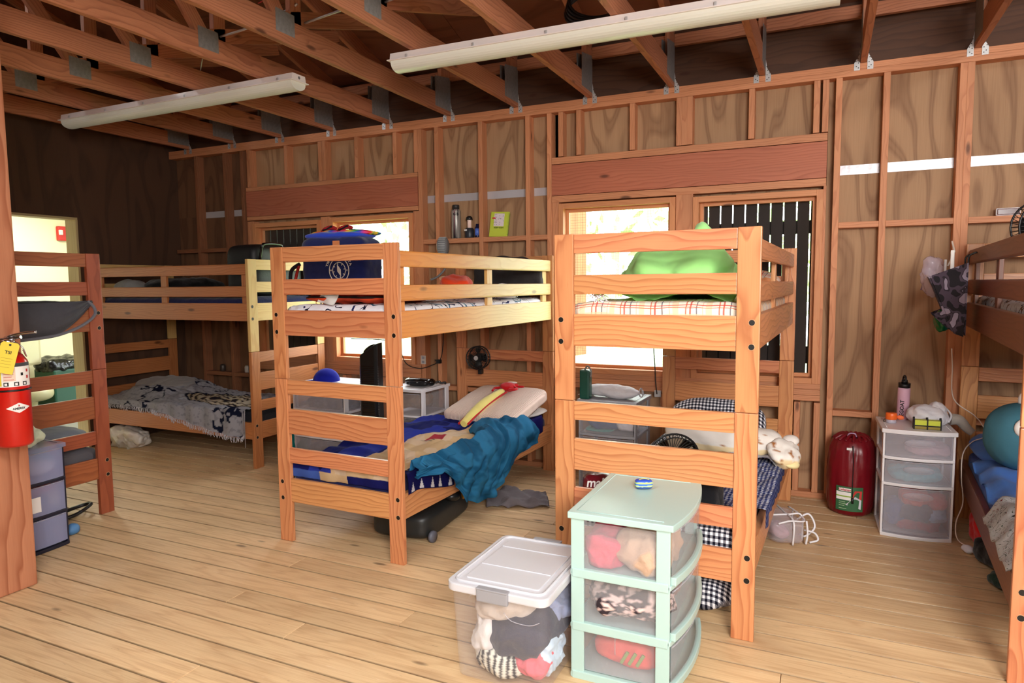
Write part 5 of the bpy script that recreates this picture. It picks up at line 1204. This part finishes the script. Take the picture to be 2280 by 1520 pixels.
# woven throw with paisley centre and lettering blobs
thr=C(196,196,204); ink=C(26,32,60); tan=C(206,186,150)
def th_edge(v):
    E_=[(.05,.30),(.15,.245),(.41,.27),(.83,.345),(1.22,.42),(1.9,.43)]
    for (a,za),(c,zc) in zip(E_,E_[1:]):
        if a<=v<=c: return za+(zc-za)*(v-a)/(c-a)
    return .3
def th_fn(s,q):
    v=.10+q*1.76; top=.008; uin=.74; dr=max(.02,.475-th_edge(v)); tot=uin-top+dr; d=s*tot
    hump=.10*math.exp(-((v-1.55)/.35)**2)*sm(.05,.3,uin-d)
    if d<uin-top: return Vector((uin-d,v,.478+hump+.02*nz(d*6,v*5,3)+.012*nz(d*16,v*12,3)))
    e=d-(uin-top); return Vector((top-.02-.01*math.sin(v*30),v,.478+hump*.0-e))
def th_col(s,q):
    v=.10+q*1.76; x=s*.9
    # border lettering strokes
    k=abs(nz(v*5.5,x*5.5,12)); 
    if s>.70 and k<.10 and .12<v<.45: return ink
    if s>.55 and k<.09 and 1.25<v<1.6: return ink
    e=((v-.62)/.52)**2+((x-.42)/.20)**2
    if e<1.15 and e>1.0: return ink
    if e<=1: 
        n=math.sin(e*22+4*nz(v*8,x*8,3)); return C(50,42,50) if n>.55 else (tan if n>-.3 else C(226,216,196))
    if s<.2 and k<.06: return ink
    return thr if nz(v*30,x*30)>-.3 else C(170,170,182)
t=bedthing('e','throw_blanket','woven grey throw with navy paisley and fringe hanging off the corner lower bunk','blanket')
B().sheet(th_fn,110,180,th_col,th=.004).build('weave',M_vc,t)
b=B(); random.seed(5)
for i in range(170):
    q=i/169; p=th_fn(1,q); p2=th_fn(1,min(1,q+.002)); L_=random.uniform(.025,.05)
    b.tube([p,p+Vector((-.006,random.uniform(-.006,.006),-L_*.5)),p+Vector((-.004,random.uniform(-.01,.01),-L_))],.0022,4,sub=2)
b.build('fringe',plain('fringe_grey',(200,198,206),.9),t).__setitem__('kind','stuff')
b=B()
for i in range(12): b.tube([th_fn(1,0)+Vector((0,-.004*i*.5,.02*i)),th_fn(1,0)+Vector((-.01,-.02,.02*i-.04)),th_fn(1,0)+Vector((-.012,-.022,.02*i-.10))],.003,4,sub=2)
b.build('corner_fringe',plain('fringe_dark',(150,146,150),.9),t)
o=B().blob((0,0,0),(.30,.22,.08),p=2.6,nz=.025,ns=6,sub=5).build('dim_pillow',cloth('dim_grey_pillow',(140,136,134),.6,20),loc=bp('e',.50,1.62,.53)); tag(o,'grey fuzzy pillow under the dark end of the woven throw','pillow')
t=thing('plastic_bag','crumpled white plastic bag on the floor under the corner bunk','bag',bp('e',.14,1.70,0),ba('e'))
B().blob((0,0,.10),(.10,.20,.10),p=2.6,nz=.05,ns=8,sub=5,flat=-.098).build('film',plain('white_film',(214,206,196),.35,0,.8,16),t)
B().sheet(lambda s,q:Vector((-.10-.04*s,-.14+q*.26,.004+.07*s*abs(math.sin(q*7))+.01)),16,24,th=.003).build('torn_flap',plain('white_film2',(222,216,208),.4),t)
for x_,c_,l_ in ((-5.62,(60,50,44),'brown bottle'),(-5.28,(190,180,170),'pale cup')):
    o=B().lathe([(.025,0),(.028,.005),(.028,.055),(.02,.07),(0,.07)]).build('cup',plain('cup'+l_[:4],c_,.4),loc=(x_,D+.045,.6195)); tag(o,l_+' on the low wall shelf in the dark corner','cup')
# ------------------------------------------------------------ bed F
t=bedthing('f','grey_cloth','grey knit cloth slung like a hammock through the end rails at far left','cloth')
def sl(s,q):
    u=.05+s*.75; edge_=1.18+.20*max(0,(s-.6)/.4)**1.8; zt=1.405-.01*math.sin(s*PI)
    z=zt+(edge_-zt)*q; bul=.055*math.sin(PI*min(1,q*.9+.1))*(1-.75*sm(.8,1,s))
    return Vector((u,-.006-bul-.010*abs(math.sin(q*14+s*6))*sm(.5,1,s),z))
B().sheet(sl,70,50,th=.005).build('knit_sling',cloth('grey_knit',(108,108,116),.5,60),t)
B().tube([(.77,-.02,1.40),(.80,-.035,1.36),(.79,-.05,1.31),(.70,-.06,1.25),(.55,-.055,1.20),(.38,-.05,1.185),(.20,-.05,1.18)],.009,10).build('gathered_hem',cloth('grey_knit_hem',(108,108,116),.5,60),t)
o=B().blob((0,0,0),(.36,.30,.07),p=3,nz=.02,ns=5,sub=5).build('grey_cushion',cloth('cool_grey',(116,120,130),.4,14),loc=bp('f',.56,.42,.525),rot=Euler((0,.10,ba('f')))); tag(o,'cool grey cushion behind the end rails of the far left lower bunk','cushion')
o=B().blob((0,0,0),(.20,.18,.05),p=3,nz=.02,ns=8,sub=4).build('black_jacket',cloth('black_jacket',(20,20,22),.6,20),loc=bp('f',.30,.25,.60)); tag(o,'black jacket lying above the left cart on the far left bunk','clothing')
drawer_unit('storage_cart','lavender tinted drawer cart with black rims half hidden by the timber post',(-4.09,2.225,0),math.radians(90),.36,.24,.60,[.02,.205,.395,.60],plain('navy_rim',(22,24,44),.4),M_lav,bulge=.02,handles=False)
for o_ in bpy.data.objects:
    if o_.parent and 'lavender' in str(o_.parent.get('label','')) and o_.name.startswith('lid'): o_.data.materials[0]=M_lav
lc='of the lavender cart'
bundle((-4.06,2.20,.655),(.09,.12,.06),(214,224,196),'pale green towel heaped on top '+lc,seed=51,nm='towel',cat='towel')
bundle((-4.05,2.25,.47),(.05,.14,.04),(224,222,230),'white folded cloth in the top drawer '+lc,seed=52)
bundle((-4.11,2.27,.50),(.06,.13,.05),(40,150,170),'turquoise cloth in the top drawer '+lc,seed=53)
bundle((-4.06,2.24,.335),(.05,.13,.03),(200,84,70),'brick red cloth in the middle drawer '+lc,seed=54)
bundle((-4.10,2.22,.27),(.07,.13,.04),(70,76,100),'slate cloth in the middle drawer '+lc,seed=55)
bundle((-4.09,2.22,.10),(.08,.14,.06),(60,64,90),'dark slate cloth in the bottom drawer '+lc,seed=56)
o=B().box((0,0,0),(.002,.11,.085),.0005).build('paper_note',M_whp,loc=(-3.943,2.19,.285)); tag(o,'white paper note stuck on the middle drawer of the lavender cart','paper')
o=B().tube([(0,0,.01),(.10,.14,.03),(.04,.30,.05),(-.06,.32,.03),(-.08,.16,.012),(-.02,.03,.01)],.012,6,closed=True).tube([(0,.05,.008),(.05,.2,.02),(-.02,.3,.02)],.006,6).build('strap_loop',M_black,loc=(-4.42,2.50,.006)); tag(o,'loop of black strap on the floor behind the lavender cart','strap')
o=B().blob((0,0,0),(.03,.04,.035),nz=.01,ns=14,sub=3).build('blue_cup',plain('blue_bit',(80,130,180),.5),loc=(-4.10,2.50,.033)); tag(o,'small blue scrap on the floor right of the lavender cart','scrap')
# ------------------------------------------------------------ post and fire extinguisher
t=thing('timber_post','heavy rough timber post at the left edge of the room','post',(-3.66,1.895,0))
B().box((0,0,T/2),(.19,.19,T-.004),.008,'z').build('post_shaft',M_post,t)
b=B().prism([(-.10,-.11),(-.02,-.12),(.10,-.105),(.098,-.096),(-.10,-.097)],0,.004).build('iron_shoe',plain('rust',(70,50,40),.7),t)
ex,ey=-3.478,1.885
t=thing('fire_extinguisher','red fire extinguisher with a yellow inspection tag strapped to the timber post','fire extinguisher',(ex,ey,.745))
r=.074
B().lathe([(.066,0),(r,.012),(r,.36),(.070,.40),(.052,.43),(.028,.447),(0,.45)],n=40).build('cylinder',M_red,t)
B().lathe([(.020,.44),(.020,.475),(.026,.477),(.026,.50),(.012,.505),(0,.505)],n=24).build('valve',M_chrome,t)
B().lathe([(.0755,.262),(.0755,.272)],n=40).lathe([(.0757,.0),(.0757,0)],n=4).build('strap_band',M_black,t) if False else B().tube([(.0755*math.cos(i*PI/16),.0755*math.sin(i*PI/16),.267) for i in range(32)],.0045,6,closed=True,sub=1).build('strap_band',M_black,t)
B().tube([(-.02,0,.51),(.02,.005,.52),(.06,.035,.53),(.10,.07,.535)],.007,8).build('carry_handle',M_chrome,t)
B().tube([(-.05,-.02,.50),(.0,0,.505),(.05,.03,.512)],.008,8).build('squeeze_lever',M_chrome,t)
dd=math.radians(-18)
gm=Matrix.Translation((0,0,.472))@Matrix.Rotation(dd,4,'Z')@Matrix.Rotation(PI/2,4,'Y')
B().lathe([(.018,.02),(.020,.04),(.018,.044),(0,.044)],M=gm,n=20).build('gauge',M_chrome,t)
B().lathe([(.013,.0445),(.013,.0455),(0,.0455)],M=gm,n=20).build('gauge_face',plain('gauge_red',(200,60,50),.5),t)
B().tube([(.0,-.02,.485),(-.03,-.06,.47),(-.06,-.085,.40),(-.065,-.09,.25),(-.06,-.088,.12)],.011,8).build('hose',M_black,t)
B().tube([(.02,.02,.49),(.05,.035,.46),(.045,.05,.42),(.03,.045,.45)],.003,6).build('safety_ring',M_chrome,t)
def elab(a0,a1,z0,z1,m,nm,par,rr_=r+.0012): return B().sheet(lambda s,q:Vector((rr_*math.cos(a0+(a1-a0)*s),rr_*math.sin(a0+(a1-a0)*s),z0+(z1-z0)*q)),20,2).build(nm,m,par)
lb=elab(-1.5,.75,.285,.395,M_whp,'instruction_label',t)
elab(-1.0,.75,.378,.395,plain('label_charcoal',(60,60,64),.6),'label_header',lb,r+.002)
elab(-1.15,-.98,.29,.378,plain('label_yellow',(228,206,60),.6),'label_column',lb,r+.002)
elab(-.9,-.25,.312,.372,plain('label_peach',(236,210,190),.6),'label_block',lb,r+.002)
for i,a in enumerate((-.75,-.22,.25)):
    elab(a-.13,a+.13,.289,.307,M_ink,'pictogram',lb,r+.0024); elab(a-.08,a+.06,.292,.303,M_whp,'pictogram_white',lb,r+.003)
for a,z in ((.45,.35),(.45,.32),(.1,.335)): elab(a-.07,a+.07,z,z+.014,M_redink if a>.2 else M_ink,'pictogram',lb,r+.0024)
for i in range(4): elab(-.85,-.35-(i%2)*.1,.318+i*.013,.320+i*.013,M_redink,'label_line',lb,r+.0026)
dc=math.radians(-10)
b=B(); 
def dp(x,z): a=dc+x/r; return Vector(((r+.0015)*math.cos(a),(r+.0015)*math.sin(a),z))
vs=[]
for s_ in range(13):
    x=-.05+.1*s_/12; h=.024*(1-abs(x)/.05); vs.append((b.bm.verts.new(dp(x,.185-h)),b.bm.verts.new(dp(x,.185+h+1e-5))))
for a_,c_ in zip(vs,vs[1:]): b.bm.faces.new((a_[0],c_[0],c_[1],a_[1]))
dm=b.build('diamond_label',M_whp,t)
text('lettering','AMEREX',.0135,M_ink,dm,face(dc,0,0,0)@Matrix.Translation((0,.182,r+.002)),bold=.0004,bend=r)
text('lettering','&',.011,M_redink,dm,face(dc,0,0,0)@Matrix.Translation((0,.196,r+.002)),bold=.0003,bend=r)
tg=B().prism([(-.036,-.075),(.036,-.075),(.036,.06),(.028,.07),(-.028,.07),(-.036,.06)],0,.001,face(math.radians(-38),.066,-.045,.425)@Matrix.Rotation(-.25,4,'Z')@Matrix.Rotation(-.12,4,'X')).build('inspection_tag',M_yel,t)
tm=face(math.radians(-38),.066,-.045,.425)@Matrix.Rotation(-.25,4,'Z')@Matrix.Rotation(-.12,4,'X')@Matrix.Translation((0,0,.0015))
text('lettering','TSI',.02,M_ink,tg,tm@Matrix.Translation((0,.022,0)),bold=.0004)
b=B()
for i,y_ in enumerate((-.005,-.018,-.032,-.046)): b.box((0,y_,0),(.045-.008*(i%2),.0016,.0003))
ob=b; 
for v in b.bm.verts: v.co=tm@v.co
b.build('tag_line',plain('tag_ink',(190,160,50),.7),tg)
b=B().cyl((0,.058,0),(0,.058,.0004),.005)
for v in b.bm.verts: v.co=tm@v.co
b.build('tag_hole',M_ink,tg)
# ------------------------------------------------------------ wash room things
t=thing('trash_bin','green trash bin lined with a black bag, seen through the doorway','bin',(-7.9,4.82,0))
B().box((0,0,.29),(.36,.40,.58),.02).build('bin_body',plain('dark_green_bin',(14,70,50),.5),t)
B().blob((0,0,.62),(.20,.23,.09),p=6,pz=3,nz=.03,ns=9,sub=5).build('bin_liner',plain('liner_black',(14,14,16),.25,0,.8,14),t)
t=thing('toilet','beige toilet cistern and bowl seen through the doorway','toilet',(-8.0,4.40,0))
B().box((0,0,.80),(.22,.42,.32),.03).build('cistern',plain('beige_ceramic',(206,198,160),.25),t)
B().blob((.18,0,.36),(.28,.19,.10),p=2.6,sub=4).build('bowl',plain('beige_ceramic2',(200,192,156),.25),t)
B().lathe([(.12,0),(.10,.1),(.12,.3),(.0,.3)],c=(.12,0,0)).build('pedestal',plain('beige_ceramic3',(196,188,150),.25),t)
t=thing('fire_alarm','red fire alarm strobe high on the cream wash room wall','alarm',(-8.30,5.16,2.13))
B().box((.02,0,0),(.05,.12,.17),.012).build('housing',plain('alarm_red',(200,40,36),.4),t); B().box((.05,-.035,.01),(.03,.04,.06),.008).build('strobe_lens',plain('strobe_lens',(235,225,220),.15),t)
# ------------------------------------------------------------ ceiling tube lights
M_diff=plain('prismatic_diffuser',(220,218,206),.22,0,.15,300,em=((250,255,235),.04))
M_hous=plain('enamel_housing',(240,230,226),.18)
def tube_light(label,x0,x1,y,yaw_=0):
    L_=x1-x0; t=thing('fluorescent_light',label,'ceiling light',((x0+x1)/2,y,T+.001),yaw_,'fluorescent tube lights')
    Mx=Matrix(((0,0,1,0),(1,0,0,0),(0,1,0,0),(0,0,0,1)))
    B().prism([(-.058,-.003),(.058,-.003),(.066,-.045),(-.066,-.045)],-L_/2,L_/2,Mx,bev=.002).build('housing',M_hous,t)
    B().prism([(-.082,-.045),(.082,-.045),(.082,-.051),(-.082,-.051)],-L_/2-.01,L_/2+.01,Mx,bev=.002).build('flange',M_hous,t)
    pr=[(.068*math.cos(a),-.051-.052*math.sin(a)**.8) for a in [PI*i/12 for i in range(13)]]
    B().prism(pr[::-1],-L_/2+.008,L_/2-.008,Mx,bev=0).build('diffuser',M_diff,t)
    for i in range(6):
        xx=-L_/2+.12+i*(L_-.24)/5
        for s_ in (-1,1): B().box((xx,s_*.071,-.038),(.014,.006,.028),.002).build('clip',M_galvl,t)
    for s_ in (-1,1): B().cyl((s_*L_/2,0,-.024),(s_*(L_/2+.001),0,-.024),.010).build('knockout',M_galv,t)
    del t['group']; return t
tube_light('long fluorescent strip light under the trusses across the top right',-2.42,.03,3.60,math.radians(1.2))
tube_light('fluorescent strip light further left, fading into the dark corner',-5.62,-3.19,3.60,math.radians(-.5))
# conduits, wires
conduit([(-3.46,3.20,3.03),(-3.2,3.22,3.06),(-2.9,3.2,3.10),(-2.84,3.2,3.12)],'bright metal conduit piece between the sixth and seventh trusses')
conduit([(-2.84,3.26,3.03),(-2.6,3.25,3.05),(-2.3,3.25,3.08)],'bright metal conduit piece between the seventh and eighth trusses')
conduit([(-2.24,3.22,3.03),(-1.95,3.2,3.06),(-1.66,3.2,3.10)],'bright metal conduit with yellow marking over the long tube light end')
conduit([(-4.1,3.6,3.02),(-4.0,3.55,3.10),(-3.85,3.52,3.13),(-3.7,3.55,3.02)],'thin pale wire looping above the left tube light',r=.004,name='wire',cat='wire')
conduit([(-3.0,3.06,3.10),(-2.6,3.0,3.13),(-2.2,2.9,3.16)],'thin red wire stapled across the truss webs',plain('red_wire',(210,30,30),.4),.003,'wire','wire')
# black coil and junction bracket above the long light
t=thing('cable_coil','coil of black cable with a white tie above the long tube light','cable',(-1.28,3.9,3.02))
b=B()
for i in range(5): b.tube([( .16*math.cos(a*PI/5)+.01*i,.05*math.sin(a*PI/5+i*.3),.11*math.sin(a*PI/5)+.012*i+.05) for a in range(10)],.009,6,closed=True,sub=3)
b.build('coil',M_black,t); B().box((.17,0,.02),(.03,.02,.16),.003).build('white_tie',M_galvl,t)
# ------------------------------------------------------------ outdoors
B().box((0,14,-.5),(60,18,.3)).build('ground',cloth('lawn',(120,150,90),.5,3),kind='structure')
random.seed(3)
def tree(x,y,h,r,label):
    t=thing('tree',label,'tree',(x,y,-.35)); B().tube([(0,0,0),(.1,.05,h*.4),(-.05,0,h*.8)],lambda q:.14-.09*q,10).build('trunk',plain('bark',(190,180,165),.9),t)
    b=B()
    for i in range(1500):
        v=Vector((random.gauss(0,1),random.gauss(0,1),random.gauss(0,1))); v=v.normalized()*random.uniform(.55,1)**.5; c=Vector((v.x*r,v.y*r,h*.62+v.z*h*.42))
        e=Euler((random.uniform(0,6),random.uniform(0,6),random.uniform(0,6))).to_matrix(); s_=random.uniform(.08,.16)
        b.quad([c+e@Vector(p) for p in ((-s_,0,0),(0,-s_*.5,0),(s_,0,0),(0,s_*.5,0))])
    b.build('foliage',plain('leaf_'+label[:6],random.choice([(170,200,140),(184,210,150),(160,196,136)]),.7),t)
for (x,y,h,r,l_) in ((-8.2,11,4.5,1.9,'leafy tree filling the view of the left bright window'),(-3.4,11,5.5,1.9,'leafy tree outside the right bright window'),(-12.6,13,6,2.2,'broad tree further left outside the left bright window'),(.6,11.5,5,1.8,'tree outside behind the slatted shutter window')): tree(x,y,h,r,l_)
t=thing('open_shutter','tan plywood shutter swung open outside the right bright window','shutter',(-2.06,5.16,.80))
B().box((.0,.33,.70),(.03,.62,1.3),.003,'z',R=Matrix.Rotation(-.35,3,'Z')).build('shutter_panel',ply('tan_shutter',(176,122,76),(150,98,58)),t)
# ------------------------------------------------------------ light
w=bpy.data.worlds.new('world'); SC.world=w; w.use_nodes=True; bg=w.node_tree.nodes['Background']; bg.inputs[0].default_value=(.93,.97,1,1); bg.inputs[1].default_value=9
def area(name,loc,target,sx,sy,e,col):
    ld=bpy.data.lights.new(name,'AREA'); ld.shape='RECTANGLE'; ld.size=sx; ld.size_y=sy; ld.energy=e; ld.color=col
    o=bpy.data.objects.new(name,ld); COL.objects.link(o); o.location=loc
    d=Vector(target)-Vector(loc); o.rotation_euler=d.to_track_quat('-Z','Y').to_euler(); return o
o=area('key_fill',(1.3,-1.1,2.2),(0.0,3.0,.6),1.4,1.2,122,(1,.97,.93)); o.data.spread=math.radians(140)  # unseen key light added near the camera for a bright foreground and falloff
area('overhead_fill',(-.9,.4,2.78),(-.9,.5,0),2.6,.4,62,(1,.97,.92))  # unseen overhead fill added to brighten the foreground floor, no fixture modelled
area('side_fill',(3.0,1.4,1.9),(-.5,3.2,.5),1.6,1.2,34,(1,.97,.93))  # unseen fill added from the right, in front of a plain wall
sd_=bpy.data.lights.new('sun','SUN'); sd_.energy=14; sd_.angle=.02; so=bpy.data.objects.new('sun',sd_); COL.objects.link(so); so.rotation_euler=(math.radians(38),0,math.radians(8))
area('washroom_tube',(-7.3,4.3,2.55),(-7.3,4.3,0),1.0,.5,42,(1,.98,.86))
SC.view_settings.view_transform='Standard'; SC.view_settings.look='None'; SC.view_settings.exposure=0.25; SC.view_settings.gamma=1.0
SC.cycles.max_bounces=7; SC.cycles.transparent_max_bounces=16; SC.cycles.use_denoising=True
SC.cycles.caustics_reflective=False; SC.cycles.caustics_refractive=False; SC.cycles.sample_clamp_indirect=6
